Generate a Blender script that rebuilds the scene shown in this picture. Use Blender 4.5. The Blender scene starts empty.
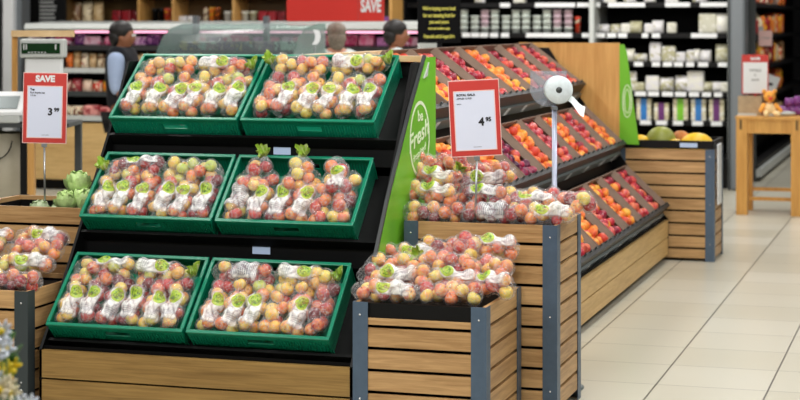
import bpy, bmesh, math, random
from mathutils import Vector, Matrix, Euler
PI = math.pi
SC = bpy.context.scene
COL = SC.collection
H = 1.65                                   # eye height of the photographer
TH = math.atan(0.3056)
CT, ST = math.cos(TH), math.sin(TH)
F = 1800.0

def W(px, d):
    """floor position of what stands at image column px, d metres from the camera"""
    r = (px - 400) / F * d
    return (r * CT - d * ST, r * ST + d * CT)
def WY(px, Y):
    k = (px - 400) / F
    d = Y / (k * ST + CT)
    return (k * d * CT - d * ST, d)
def ZZ(py, d):
    return H - (py - 22) * d / F

# ------------------------------------------------------------------ materials
def lin(c):
    return tuple((x / 12.92 if x <= .04045 else ((x + .055) / 1.055) ** 2.4) for x in [v / 255.0 for v in c[:3]]) + (1.0,)

def new_mat(name):
    m = bpy.data.materials.new(name); m.use_nodes = True
    return m, m.node_tree, m.node_tree.nodes['Principled BSDF']
def N(nt, t, **kw):
    n = nt.nodes.new(t)
    for k, v in kw.items(): setattr(n, k, v)
    return n
def mth(nt, op, a, b=None, c=None):
    n = N(nt, 'ShaderNodeMath', operation=op)
    for i, v in enumerate((a, b, c)):
        if v is None: continue
        if isinstance(v, (int, float)): n.inputs[i].default_value = v
        else: nt.links.new(v, n.inputs[i])
    return n.outputs[0]
def mixc(nt, fac, a, b):
    n = N(nt, 'ShaderNodeMix', data_type='RGBA')
    for s, v in ((n.inputs[0], fac), (n.inputs[6], a), (n.inputs[7], b)):
        if isinstance(v, (int, float)): s.default_value = v
        elif isinstance(v, tuple): s.default_value = v
        else: nt.links.new(v, s)
    return n.outputs[2]
def obj_noise(nt, sc, scale=1.0, detail=3, dist=0.0, coord='Object', rough=.55):
    tc = N(nt, 'ShaderNodeTexCoord'); mp = N(nt, 'ShaderNodeMapping')
    mp.inputs['Scale'].default_value = sc
    nt.links.new(tc.outputs[coord], mp.inputs['Vector'])
    n = N(nt, 'ShaderNodeTexNoise'); n.inputs['Scale'].default_value = scale
    n.inputs['Detail'].default_value = detail; n.inputs['Distortion'].default_value = dist
    n.inputs['Roughness'].default_value = rough
    nt.links.new(mp.outputs[0], n.inputs['Vector'])
    return n.outputs['Fac']
def ramp(nt, fac, stops):
    n = N(nt, 'ShaderNodeValToRGB'); e = n.color_ramp.elements
    while len(e) < len(stops): e.new(.5)
    for i, (p, c) in enumerate(stops):
        e[i].position = p; e[i].color = c
    nt.links.new(fac, n.inputs[0]); return n.outputs[0]

def flat(name, c, rough=.5, metal=0.0, var=.0, vs=8.0, spec=.5, coat=0.0):
    m, nt, b = new_mat(name)
    b.inputs['Base Color'].default_value = lin(c); b.inputs['Roughness'].default_value = rough
    b.inputs['Metallic'].default_value = metal; b.inputs['Specular IOR Level'].default_value = spec
    b.inputs['Coat Weight'].default_value = coat
    if var > 0:
        f = obj_noise(nt, (1, 1, 1), vs, 4)
        d = tuple(max(0, x * (1 - var)) for x in lin(c)[:3]) + (1,)
        l = tuple(min(1, x * (1 + var)) for x in lin(c)[:3]) + (1,)
        nt.links.new(ramp(nt, f, [(.3, d), (.7, l)]), b.inputs['Base Color'])
    return m
def wood(name, c1, c2, sc, rough=.45):
    m, nt, b = new_mat(name)
    g = obj_noise(nt, sc, 3.0, 6, .6)
    k = obj_noise(nt, tuple(x * .22 for x in sc), 3.0, 1)
    f = mth(nt, 'ADD', mth(nt, 'MULTIPLY', g, .6), mth(nt, 'MULTIPLY', k, .4))
    nt.links.new(ramp(nt, f, [(.32, lin(c1)), (.66, lin(c2))]), b.inputs['Base Color'])
    b.inputs['Roughness'].default_value = rough
    return m
def emit(name, c, s):
    m, nt, b = new_mat(name)
    b.inputs['Base Color'].default_value = lin(c)
    b.inputs['Emission Color'].default_value = lin(c); b.inputs['Emission Strength'].default_value = s
    return m

M = {}
M['oak'] = wood('pale oak slats', (150, 112, 68), (206, 166, 114), (1.6, 1.6, 26))
M['oak_plank'] = wood('oiled oak planks', (118, 88, 42), (164, 130, 72), (1.4, 1.4, 30))
M['pale_plank'] = wood('pale birch planks', (184, 146, 88), (222, 188, 128), (1.4, 1.4, 24))
M['oak_up'] = wood('oak veneer upright grain', (188, 136, 68), (216, 168, 98), (16, 16, 1.2))
M['oak_top'] = wood('oak cap board', (206, 168, 116), (232, 202, 156), (3, 3, 3))
M['table_wood'] = wood('golden table wood', (188, 132, 58), (220, 166, 88), (14, 14, 1.2))
M['brown_wood'] = wood('brown shelf wood', (84, 62, 30), (120, 90, 46), (2, 2, 12))
M['post'] = flat('blue grey painted steel', (84, 102, 122), .42, .35, .06, 30)
M['steel'] = flat('brushed steel', (176, 180, 182), .35, .8)
M['dark_post'] = flat('dark green grey steel', (64, 72, 74), .42, .3)
M['black'] = flat('black powder coat', (9, 9, 10), .45, spec=.25)
M['black_soft'] = flat('black board', (6, 6, 7), .7, spec=.15)
M['charcoal'] = flat('charcoal plastic', (58, 62, 62), .42, 0, .1, 12)
M['rail'] = flat('grey price channel', (118, 128, 128), .3, .2)
M['green_crate'] = flat('green crate plastic', (6, 122, 92), .32, 0, .08, 6, .5)
M['green_panel'] = flat('lime green panel', (112, 186, 44), .35, 0, .05, 2)
M['logo_white'] = flat('pale green print', (224, 242, 206), .5)
M['white'] = flat('white plastic', (228, 230, 230), .35)
M['white_paper'] = flat('white paper', (214, 220, 238), .6)
M['label_blue'] = flat('pale blue shelf ticket', (182, 202, 232), .5)
M['grey_lt'] = flat('light grey enamel', (190, 194, 190), .4)
M['grey_mid'] = flat('mid grey metal', (118, 124, 128), .4, .3)
M['red_frame'] = flat('red sign frame', (198, 62, 56), .4)
M['red_sign'] = flat('red banner vinyl', (214, 48, 38), .45)
M['pink_edge'] = flat('pale pink edge', (238, 196, 190), .4)
M['ink'] = flat('black ink', (22, 22, 26), .6)
M['ink_grey'] = flat('grey print', (150, 152, 150), .6)
M['yellow_print'] = flat('yellow print', (222, 214, 92), .5)
M['screw'] = flat('bright screw head', (230, 232, 232), .25, .6)
M['carton'] = flat('grey brown carton', (122, 100, 84), .75, 0, .12, 14)
M['carton_dark'] = flat('dark tray plastic', (36, 36, 36), .5)
M['skin'] = flat('skin', (196, 140, 112), .5)
M['skin_dark'] = flat('brown skin', (150, 96, 66), .5)
M['hair_dark'] = flat('dark hair', (26, 22, 20), .5, 0, .3, 40)
M['hair_grey'] = flat('grey brown hair', (134, 124, 110), .55, 0, .4, 60)
M['vest'] = flat('navy vest cloth', (16, 17, 26), .7)
M['blue_shirt'] = flat('light blue shirt', (168, 186, 218), .7)
M['white_shirt'] = flat('white shirt', (206, 216, 214), .7)
M['trouser'] = flat('dark trousers', (30, 30, 36), .7)
M['leaf'] = flat('lettuce leaf', (188, 216, 140), .5, 0, .3, 30)
M['leaf_dark'] = flat('dark green leaf', (58, 110, 44), .5, 0, .3, 20)
M['cabbage'] = flat('pale cabbage', (204, 220, 180), .5, 0, .15, 20)
M['petal'] = flat('white petal', (226, 234, 246), .6)
M['petal_yellow'] = flat('yellow flower centre', (232, 206, 40), .6)
M['petal_cream'] = flat('cream petal', (236, 226, 196), .6)
M['melon_green'] = flat('green melon rind', (140, 146, 54), .45, 0, .25, 9)
M['melon_yellow'] = flat('yellow melon rind', (236, 190, 34), .4, 0, .12, 12)
M['pawpaw'] = flat('orange pawpaw skin', (196, 120, 52), .45, 0, .35, 12)
M['lcd'] = flat('dark green display', (20, 52, 24), .2)
M['purple'] = flat('purple pack', (120, 54, 124), .4, 0, .3, 20)

def floor_mat():
    m, nt, b = new_mat('beige floor tiles')
    g = N(nt, 'ShaderNodeNewGeometry'); s = N(nt, 'ShaderNodeSeparateXYZ')
    nt.links.new(g.outputs['Position'], s.inputs[0])
    def line(v, off, pitch, wd):
        a = mth(nt, 'DIVIDE', mth(nt, 'SUBTRACT', v, off), pitch)
        fr = mth(nt, 'FRACT', a)
        dd = mth(nt, 'ABSOLUTE', mth(nt, 'SUBTRACT', fr, .5))
        return mth(nt, 'GREATER_THAN', dd, .5 - wd / pitch / 2), mth(nt, 'FLOOR', a)
    lx, ix = line(s.outputs['X'], -1.28, .50, .008)
    ly, iy = line(s.outputs['Y'], 9.635, .485, .006)
    wn = N(nt, 'ShaderNodeTexWhiteNoise', noise_dimensions='2D'); cb = N(nt, 'ShaderNodeCombineXYZ')
    nt.links.new(ix, cb.inputs[0]); nt.links.new(iy, cb.inputs[1]); nt.links.new(cb.outputs[0], wn.inputs['Vector'])
    tone = ramp(nt, wn.outputs['Value'], [(0, lin((194, 190, 172))), (1, lin((206, 203, 188)))])
    cl = obj_noise(nt, (1, 1, 1), 2.2, 4)
    tone2 = mixc(nt, mth(nt, 'MULTIPLY', cl, .25), tone, lin((186, 176, 150)))
    c1 = mixc(nt, mth(nt, 'MULTIPLY', ly, .8), tone2, lin((96, 92, 82)))
    c2 = mixc(nt, mth(nt, 'MULTIPLY', lx, .9), c1, lin((62, 58, 48)))
    nt.links.new(c2, b.inputs['Base Color'])
    b.inputs['Roughness'].default_value = .28
    return m
M['floor'] = floor_mat()

def fruit_mat(name, ca, cb, cc, sc=(22, 22, 9), rough=.35, coat=0.0):
    """skin blushed from ca over cb to cc, a different blush on every fruit"""
    m, nt, b = new_mat(name)
    n = obj_noise(nt, sc, 1.6, 4, .4)
    oi = N(nt, 'ShaderNodeObjectInfo')
    ge = N(nt, 'ShaderNodeNewGeometry')
    rnd = mth(nt, 'FRACT', mth(nt, 'ADD', oi.outputs['Random'], ge.outputs['Random Per Island']))
    f = mth(nt, 'ADD', mth(nt, 'MULTIPLY', n, .95), mth(nt, 'MULTIPLY', rnd, .55))
    nt.links.new(ramp(nt, mth(nt, 'SUBTRACT', f, .28), [(.18, lin(ca)), (.42, lin(cb)), (.68, lin(cc))]), b.inputs['Base Color'])
    b.inputs['Roughness'].default_value = rough
    b.inputs['Coat Weight'].default_value = coat
    return m
M['apple_yellow'] = fruit_mat('yellow apple skin', (220, 206, 88), (234, 190, 84), (222, 116, 56))
M['apple_blush'] = fruit_mat('blushed apple skin', (228, 204, 98), (226, 140, 70), (178, 40, 36))
M['apple_red'] = fruit_mat('red apple skin', (222, 132, 70), (174, 40, 42), (108, 16, 28))
M['apple_pink'] = fruit_mat('pink apple skin', (236, 206, 122), (226, 128, 86), (194, 48, 52))
M['apple_green'] = fruit_mat('green apple skin', (178, 196, 84), (212, 204, 100), (220, 168, 86))
M['stem'] = flat('apple stem', (84, 58, 30), .7)
M['nectarine'] = fruit_mat('nectarine skin', (230, 120, 84), (206, 58, 72), (140, 26, 54), (16, 16, 16))
M['peach'] = fruit_mat('peach skin', (250, 190, 70), (242, 134, 50), (214, 68, 48), (16, 16, 16), .5)
M['plum'] = fruit_mat('plum skin', (176, 40, 72), (110, 24, 66), (70, 18, 52), (16, 16, 16))

def film_mat():
    m = bpy.data.materials.new('clear crinkled film'); m.use_nodes = True
    nt = m.node_tree; nt.nodes.clear()
    out = N(nt, 'ShaderNodeOutputMaterial')
    tr = N(nt, 'ShaderNodeBsdfTransparent'); tr.inputs[0].default_value = (.97, .97, .97, 1)
    pr = N(nt, 'ShaderNodeBsdfPrincipled')
    pr.inputs['Base Color'].default_value = (.9, .9, .92, 1); pr.inputs['Roughness'].default_value = .15
    pr.inputs['Specular IOR Level'].default_value = .9
    n1 = obj_noise(nt, (30, 20, 30), 1.0, 4, 2.2)
    crease = mth(nt, 'ABSOLUTE', mth(nt, 'SUBTRACT', n1, .5))
    cr = ramp(nt, crease, [(0.0, (1, 1, 1, 1)), (.030, (0, 0, 0, 1))])
    n2 = obj_noise(nt, (9, 9, 9), 1.0, 2)
    patch = ramp(nt, n2, [(.40, (0, 0, 0, 1)), (.68, (1, 1, 1, 1))])
    fr = N(nt, 'ShaderNodeLayerWeight'); fr.inputs[0].default_value = .28
    bp = N(nt, 'ShaderNodeBump'); bp.inputs['Strength'].default_value = .8; bp.inputs['Distance'].default_value = .012
    nt.links.new(n1, bp.inputs['Height']); nt.links.new(bp.outputs[0], pr.inputs['Normal'])
    fac = mth(nt, 'ADD', .018, mth(nt, 'MULTIPLY', cr, .42))
    fac = mth(nt, 'ADD', fac, mth(nt, 'MULTIPLY', patch, .07))
    fac = mth(nt, 'ADD', fac, mth(nt, 'MULTIPLY', fr.outputs['Facing'], .08))
    fac = mth(nt, 'MINIMUM', fac, .8)
    mx = N(nt, 'ShaderNodeMixShader')
    nt.links.new(fac, mx.inputs[0]); nt.links.new(tr.outputs[0], mx.inputs[1]); nt.links.new(pr.outputs[0], mx.inputs[2])
    nt.links.new(mx.outputs[0], out.inputs[0])
    return m
M['film'] = film_mat()

def wrap_mat(name, kind):
    """printed white area of a bag, UV: u round the bag (.5 = top), v along it"""
    m, nt, b = new_mat(name)
    tr = N(nt, 'ShaderNodeBsdfTransparent'); out = nt.nodes['Material Output']
    uv = N(nt, 'ShaderNodeUVMap'); s = N(nt, 'ShaderNodeSeparateXYZ'); nt.links.new(uv.outputs[0], s.inputs[0])
    u, v = s.outputs['X'], s.outputs['Y']
    n = obj_noise(nt, (30, 18, 30), 1.2, 4, 1.2)
    base = ramp(nt, n, [(.3, lin((206, 208, 214))), (.6, lin((238, 238, 234)))])
    def ell(cu, cv, ru, rv):
        a = mth(nt, 'DIVIDE', mth(nt, 'SUBTRACT', u, cu), ru); c = mth(nt, 'DIVIDE', mth(nt, 'SUBTRACT', v, cv), rv)
        return mth(nt, 'ADD', mth(nt, 'MULTIPLY', a, a), mth(nt, 'MULTIPLY', c, c))
    if kind == 'logo':
        e = ell(.5, .76, .36, .19)
        c = mixc(nt, mth(nt, 'LESS_THAN', e, 1.0), base, lin((176, 206, 72)))
        wv = N(nt, 'ShaderNodeTexNoise'); wv.inputs['Scale'].default_value = 14
        nt.links.new(uv.outputs[0], wv.inputs['Vector'])
        ink = mth(nt, 'MULTIPLY', mth(nt, 'LESS_THAN', e, .5), mth(nt, 'GREATER_THAN', wv.outputs['Fac'], .52))
        c = mixc(nt, ink, c, lin((92, 148, 40)))
        fr = mth(nt, 'FRACT', mth(nt, 'MULTIPLY', v, 22)); bars = mth(nt, 'GREATER_THAN', fr, .55)
        z = mth(nt, 'MULTIPLY', mth(nt, 'LESS_THAN', mth(nt, 'ABSOLUTE', mth(nt, 'SUBTRACT', v, .25)), .10),
                mth(nt, 'LESS_THAN', mth(nt, 'ABSOLUTE', mth(nt, 'SUBTRACT', u, .5)), .30))
        c = mixc(nt, mth(nt, 'MULTIPLY', mth(nt, 'MULTIPLY', z, bars), .45), c, lin((120, 130, 150)))
    else:
        fr = mth(nt, 'FRACT', mth(nt, 'MULTIPLY', v, 16)); bars = mth(nt, 'GREATER_THAN', fr, .5)
        wv = N(nt, 'ShaderNodeTexNoise'); wv.inputs['Scale'].default_value = 40
        nt.links.new(uv.outputs[0], wv.inputs['Vector'])
        z = mth(nt, 'LESS_THAN', mth(nt, 'ABSOLUTE', mth(nt, 'SUBTRACT', u, .5)), .3)
        k = mth(nt, 'MULTIPLY', mth(nt, 'MULTIPLY', bars, z), mth(nt, 'GREATER_THAN', wv.outputs['Fac'], .46))
        c = mixc(nt, mth(nt, 'MULTIPLY', k, .8), base, lin((70, 82, 112)))
    nt.links.new(c, b.inputs['Base Color']); b.inputs['Roughness'].default_value = .28
    bp = N(nt, 'ShaderNodeBump'); bp.inputs['Strength'].default_value = .5; bp.inputs['Distance'].default_value = .01
    nt.links.new(n, bp.inputs['Height']); nt.links.new(bp.outputs[0], b.inputs['Normal'])
    mx = N(nt, 'ShaderNodeMixShader')
    edge = mth(nt, 'MINIMUM', mth(nt, 'MULTIPLY', mth(nt, 'MINIMUM', v, mth(nt, 'SUBTRACT', 1.0, v)), 9.0), 1.0)
    edge = mth(nt, 'MULTIPLY', edge, mth(nt, 'MINIMUM', mth(nt, 'MULTIPLY', mth(nt, 'MINIMUM', u, mth(nt, 'SUBTRACT', 1.0, u)), 7.0), 1.0))
    op = mth(nt, 'MULTIPLY', edge, mth(nt, 'MAXIMUM', mth(nt, 'SUBTRACT', mth(nt, 'MULTIPLY', n, 2.3), .45), .25))
    nt.links.new(mth(nt, 'MINIMUM', op, .92), mx.inputs[0])
    nt.links.new(tr.outputs[0], mx.inputs[1]); nt.links.new(b.outputs[0], mx.inputs[2])
    nt.links.new(mx.outputs[0], out.inputs[0])
    return m
M['wrap_logo'] = wrap_mat('white print with green oval', 'logo')
M['wrap_info'] = wrap_mat('white print with small grey text', 'info')

def tuft_mat():
    m, nt, b = new_mat('green printed film end')
    f = obj_noise(nt, (60, 60, 14), 1.0, 3)
    nt.links.new(ramp(nt, f, [(.32, lin((126, 168, 44))), (.52, lin((178, 206, 84))), (.7, lin((232, 238, 196)))]), b.inputs['Base Color'])
    b.inputs['Roughness'].default_value = .3
    return m
M['tuft'] = tuft_mat()

def clear_mat(name, tint, k):
    m = bpy.data.materials.new(name); m.use_nodes = True
    nt = m.node_tree; nt.nodes.clear(); out = N(nt, 'ShaderNodeOutputMaterial')
    tr = N(nt, 'ShaderNodeBsdfTransparent'); tr.inputs[0].default_value = lin(tint)
    gl = N(nt, 'ShaderNodeBsdfPrincipled'); gl.inputs['Base Color'].default_value = lin((222, 228, 232)); gl.inputs['Roughness'].default_value = .12
    lw = N(nt, 'ShaderNodeLayerWeight'); lw.inputs[0].default_value = .3
    mx = N(nt, 'ShaderNodeMixShader')
    nt.links.new(mth(nt, 'ADD', k, mth(nt, 'MULTIPLY', lw.outputs['Fresnel'], .6)), mx.inputs[0])
    nt.links.new(tr.outputs[0], mx.inputs[1]); nt.links.new(gl.outputs[0], mx.inputs[2]); nt.links.new(mx.outputs[0], out.inputs[0])
    return m
M['acrylic'] = clear_mat('clear acrylic', (232, 234, 244), .2)
M['glass'] = clear_mat('green tinted counter glass', (214, 232, 224), .07)

def pack_mat(name, cols, scale=18.0, white=.35):
    """printed packaging: blotches of a few ink colours"""
    m, nt, b = new_mat(name)
    oi = N(nt, 'ShaderNodeObjectInfo')
    n = obj_noise(nt, (1, 1, 1), scale, 2, .8)
    f = mth(nt, 'FRACT', mth(nt, 'ADD', n, mth(nt, 'MULTIPLY', oi.outputs['Random'], .9)))
    st = [(i / max(1, len(cols)) , lin(c)) for i, c in enumerate(cols)]
    r = N(nt, 'ShaderNodeValToRGB'); r.color_ramp.interpolation = 'CONSTANT'; e = r.color_ramp.elements
    while len(e) < len(st): e.new(.5)
    for i, (p, c) in enumerate(st): e[i].position = p; e[i].color = c
    nt.links.new(f, r.inputs[0]); nt.links.new(r.outputs[0], b.inputs['Base Color'])
    b.inputs['Roughness'].default_value = .35
    return m
M['pack_meat'] = pack_mat('meat tray print', [(222, 150, 140), (198, 70, 80), (226, 196, 170), (150, 44, 50)])
M['pack_pink'] = pack_mat('pink light tinted pack', [(232, 120, 160), (240, 180, 200), (190, 60, 110), (236, 220, 226)])  # rosy chiller light put into the pack colours
M['pack_tan'] = pack_mat('tan bread pack', [(206, 178, 130), (176, 132, 78), (222, 206, 170), (120, 84, 50)])
M['pack_white'] = pack_mat('white and cream pack', [(228, 226, 214), (206, 204, 184), (180, 176, 140), (222, 220, 220)])
M['pack_warm'] = pack_mat('snack pack print', [(226, 176, 44), (206, 62, 40), (236, 222, 190), (120, 60, 34), (232, 120, 40)])
M['pack_red'] = pack_mat('red gift pack', [(150, 24, 34), (176, 34, 42), (222, 190, 180), (110, 16, 26)])
M['pack_violet'] = pack_mat('violet light tinted pack', [(150, 80, 170), (206, 150, 210), (90, 40, 110), (230, 210, 232)])  # violet shelf light put into the pack colours; tags reuse it
M['pack_deli'] = pack_mat('deli tray', [(210, 150, 170), (150, 90, 140), (236, 180, 120), (90, 60, 90), (226, 214, 220)])
M['tub'] = flat('white tub', (222, 230, 222), .35); M['tub_pink'] = flat('pink rimmed tub', (222, 196, 206), .35)
M['blue_pk'] = flat('blue sleeve', (44, 120, 190), .4); M['purple_pk'] = flat('plum sleeve', (104, 44, 110), .4); M['green_pk'] = flat('lime sleeve', (120, 190, 40), .4)
M['dairy'] = pack_mat('cream carton', [(224, 216, 186), (198, 190, 150), (232, 230, 216)])

# ------------------------------------------------------------------ mesh builder
class MB:
    def __init__(s): s.v = []; s.f = []; s.mi = []; s.sm = []; s.uv = {}
    def add(s, vs, fs, mi=0, smooth=False, mat=None):
        o = len(s.v)
        for p in vs:
            p = Vector(p); s.v.append((mat @ p) if mat is not None else p)
        for f in fs: s.f.append([i + o for i in f]); s.mi.append(mi); s.sm.append(smooth)
        return o
    def box(s, x0, x1, y0, y1, z0, z1, mi=0, mat=None, bev=0.0):
        if bev <= 0:
            vs = [(x0, y0, z0), (x1, y0, z0), (x1, y1, z0), (x0, y1, z0), (x0, y0, z1), (x1, y0, z1), (x1, y1, z1), (x0, y1, z1)]
            fs = [(3, 2, 1, 0), (4, 5, 6, 7), (0, 1, 5, 4), (1, 2, 6, 5), (2, 3, 7, 6), (3, 0, 4, 7)]
            s.add(vs, fs, mi, False, mat); return
        bm = bmesh.new(); bmesh.ops.create_cube(bm, size=1)
        for v in bm.verts: v.co = Vector(((x0 + x1) / 2 + v.co.x * (x1 - x0), (y0 + y1) / 2 + v.co.y * (y1 - y0), (z0 + z1) / 2 + v.co.z * (z1 - z0)))
        bmesh.ops.bevel(bm, geom=bm.edges[:], offset=bev, segments=2, affect='EDGES', profile=.5)
        bm.verts.index_update()
        s.add([v.co[:] for v in bm.verts], [[v.index for v in f.verts] for f in bm.faces], mi, False, mat); bm.free()
    def prism(s, pts, h0, h1, axis='x', mi=0, mat=None):
        """polygon pts (2D) pushed from h0 to h1 along an axis: x -> pts are (y,z); y -> (x,z); z -> (x,y)"""
        def P(p, h): return {'x': (h, p[0], p[1]), 'y': (p[0], h, p[1]), 'z': (p[0], p[1], h)}[axis]
        n = len(pts); vs = [P(p, h0) for p in pts] + [P(p, h1) for p in pts]
        fs = [list(range(n))[::-1], list(range(n, 2 * n))] + [(i, (i + 1) % n, n + (i + 1) % n, n + i) for i in range(n)]
        s.add(vs, fs, mi, False, mat)
    def lathe(s, prof, n=16, mi=0, mat=None, smooth=True, a0=0.0):
        vs = []; fs = []
        for r, z in prof:
            for k in range(n):
                a = a0 + 2 * PI * k / n; vs.append((r * math.cos(a), r * math.sin(a), z))
        for i in range(len(prof) - 1):
            for k in range(n): fs.append((i * n + k, i * n + (k + 1) % n, (i + 1) * n + (k + 1) % n, (i + 1) * n + k))
        if prof[0][0] > 1e-5: fs.append(list(range(n))[::-1])
        if prof[-1][0] > 1e-5: fs.append([(len(prof) - 1) * n + k for k in range(n)])
        s.add(vs, fs, mi, smooth, mat)
    def tube(s, p0, p1, r0, r1=None, n=10, mi=0, smooth=True):
        p0, p1 = Vector(p0), Vector(p1); r1 = r0 if r1 is None else r1
        q = (p1 - p0).to_track_quat('Z', 'Y').to_matrix().to_4x4(); q.translation = p0
        s.lathe([(r0, 0), (r1, (p1 - p0).length)], n, mi, q, smooth)
    def path(s, pts, r, n=8, mi=0):
        for a, b in zip(pts, pts[1:]): s.tube(a, b, r, r, n, mi)
    def ball(s, c, r, n=12, m=8, mi=0, sc=(1, 1, 1), mat=None):
        vs = []; fs = []
        prof = [(math.sin(PI * i / m), -math.cos(PI * i / m)) for i in range(m + 1)]
        mm = Matrix.Translation(c) @ (mat if mat is not None else Matrix()) @ Matrix.Diagonal((r * sc[0], r * sc[1], r * sc[2], 1))
        prof[0] = (0.001, -1); prof[-1] = (.001, 1)
        s.lathe(prof, n, mi, mm, True)
    def mesh(s, name, mats):
        me = bpy.data.meshes.new(name); me.from_pydata([v[:] for v in s.v], [], s.f)
        for m in (mats if isinstance(mats, (list, tuple)) else [mats]): me.materials.append(m)
        me.polygons.foreach_set('material_index', s.mi); me.polygons.foreach_set('use_smooth', s.sm)
        bm = bmesh.new(); bm.from_mesh(me); bmesh.ops.recalc_face_normals(bm, faces=bm.faces); bm.to_mesh(me); bm.free()
        me.update(); return me
    def build(s, name, mats, parent=None):
        return link(name, s.mesh(name, mats), parent)

def link(name, data, parent=None):
    o = bpy.data.objects.new(name, data); COL.objects.link(o)
    if parent is not None: o.parent = parent
    return o
def tag(o, label, cat, group=None, kind=None):
    if label: o['label'] = label
    if cat: o['category'] = cat
    if group: o['group'] = group
    if kind: o['kind'] = kind
    return o
def thing(name, label, cat, loc=(0, 0, 0), rz=0.0, group=None):
    o = link(name, None); o.location = loc; o.rotation_euler = (0, 0, rz); o.empty_display_size = .1
    return tag(o, label, cat, group)
KIDS = {}
def copy_tree(o, parent=None):
    c = o.copy(); COL.objects.link(c); c.parent = parent
    for ch in o.children: copy_tree(ch, c)
    return c
def struct(o): o['kind'] = 'structure'; return o
ORD = 'first second third fourth fifth sixth seventh eighth ninth tenth eleventh twelfth thirteenth fourteenth fifteenth sixteenth seventeenth eighteenth nineteenth twentieth'.split()
ORD += ['twenty-' + w for w in ORD[:9]] + ['thirtieth'] + ['thirty-' + w for w in ORD[:9]]

def text_obj(name, s, size, m, parent, mat, align='CENTER', sx=1.0, bold=0.0, depth=.0006):
    """lettering as a thin mesh in the local xy plane of mat"""
    cu = bpy.data.curves.new(name, 'FONT'); cu.body = s; cu.size = size; cu.align_x = align; cu.align_y = 'CENTER'
    cu.offset = bold; cu.extrude = depth; cu.resolution_u = 3
    t = bpy.data.objects.new('tmp', cu); COL.objects.link(t)
    dg = bpy.context.evaluated_depsgraph_get(); dg.update()
    me = bpy.data.meshes.new_from_object(t.evaluated_get(dg)); me.name = name
    bpy.data.objects.remove(t); bpy.data.curves.remove(cu)
    me.materials.clear(); me.materials.append(m)
    me.transform(mat @ Matrix.Diagonal((sx, 1, 1, 1)))
    return link(name, me, parent)
def facing(loc, rz=0.0, roll=0.0):
    """matrix whose xy plane stands upright facing -y turned by rz"""
    return Matrix.Translation(loc) @ Matrix.Rotation(rz, 4, 'Z') @ Matrix.Rotation(PI / 2, 4, 'X') @ Matrix.Rotation(roll, 4, 'Z')

# ------------------------------------------------------------------ the setting
mb = MB(); mb.box(-16, 6, 1.0, 34, -.05, 0); struct(mb.build('floor', M['floor']))
mb = MB(); mb.box(-16, 6, 33.9, 34.05, 0, 3.6); struct(mb.build('wall_back', flat('dark back wall', (40, 38, 40), .8)))
mb = MB(); mb.box(-16.1, -16, 1.0, 34, 0, 3.6); struct(mb.build('wall_left', flat('pale side wall', (150, 150, 146), .8)))
x, y = W(11, 19.0)
mb = MB(); mb.box(x - .07, x + .05, y - .06, y + .2, 0, 3.4, bev=.01); mb.box(x + .05, x + .115, y + .02, y + .2, 0, 3.4, 1)
o = struct(mb.build('trim_1', [M['white'], M['grey_mid']]))

# ------------------------------------------------------------------ slatted bins
def make_bin(name, label, loc, w, d, h, cat='bin', low_front=False, post=None, group='slatted produce bins', floor_z=None):
    t = thing(name, label, cat, loc, 0, group)
    pm = post or M['post']; P, S, G = .062, .0725, .0135
    for (px, sx) in ((0, 1), (w, -1)):
        for (py, sy) in ((0, 1), (d, -1)):
            b = MB()
            x0, x1 = sorted((px, px + sx * P)); y0, y1 = sorted((py, py + sy * .004)); b.box(x0, x1, y0, y1, .0, h)
            x0, x1 = sorted((px, px + sx * .004)); y0, y1 = sorted((py + sy * .004, py + sy * P)); b.box(x0, x1, y0, y1, .0, h)
            for z in (h - .05, h - .38, .12):
                if z < .1: continue
                yy = py - sy * .001
                b.lathe([(.0042, 0), (.0042, .002), (.002, .003)], 8, 1, Matrix.Translation((px + sx * .03, yy, z)) @ Matrix.Rotation(PI / 2 * sy, 4, 'X'))
            b.build('post', [pm, M['screw']], t)
    def slats(top):
        z = top; out = []
        while z - S > .02:
            out.append((z - S, z)); z -= S + G
        out.append((.02, z)) if z > .035 else None
        return out
    for side in range(4):
        b = MB(); top = h - .002
        sl = slats(top)
        if side == 0 and low_front:
            sl = [(h - .088, h - .062)] + [(a, c) for a, c in slats(h - .1015)]
            b.box(.05, w - .05, .012, .03, h - .062, h - .004, 1)
        for z0, z1 in sl:
            if side == 0: b.box(.005, w - .005, .0045, .022, z0, z1)
            if side == 1: b.box(.005, w - .005, d - .022, d - .0045, z0, z1)
            if side == 2: b.box(.0045, .0215, .0225, d - .0225, z0, z1)
            if side == 3: b.box(w - .0215, w - .0045, .0225, d - .0225, z0, z1)
        b.build('slat_panel', [M['oak'], M['black']], t)
    b = MB(); e = .033; k = h - .02
    b.box(e, w - e, e, e + .003, .03, k); b.box(e, w - e, d - e - .003, d - e, .03, k)
    b.box(e, e + .003, e, d - e, .03, k); b.box(w - e - .003, w - e, e, d - e, .03, k)
    fz = floor_z if floor_z is not None else h - .09
    b.box(e, w - e, e, d - e, fz - .01, fz)
    b.build('liner', M['black_soft'], t)
    return t
make_bin('slatted_bin', 'short slatted bin of bagged apples in front of the tall one, black front board', (-2.245, 6.71, 0), .542, .585, .552, low_front=True, floor_z=.525)
make_bin('slatted_bin', 'tall slatted bin of bagged apples between green panel and white bag-roll stand', (-2.215, 7.306, 0), .662, .50, .808, floor_z=.785)
make_bin('slatted_bin', 'short dark-posted slatted bin of bagged apples against the dark display frame', (-4.32, 6.70, 0), .655, .55, .53, post=M['dark_post'], floor_z=.50)
make_bin('slatted_bin', 'tall slatted bin holding lettuces behind the short dark-posted bin', (-4.32, 7.305, 0), .655, .50, .815, post=M['dark_post'], floor_z=.70)
far = make_bin('slatted_bin', 'slatted bin topped with melons at the far end of the peach display', (-2.225, 12.46, 0), .675, .50, .772, floor_z=.69)
b = MB()
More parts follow.
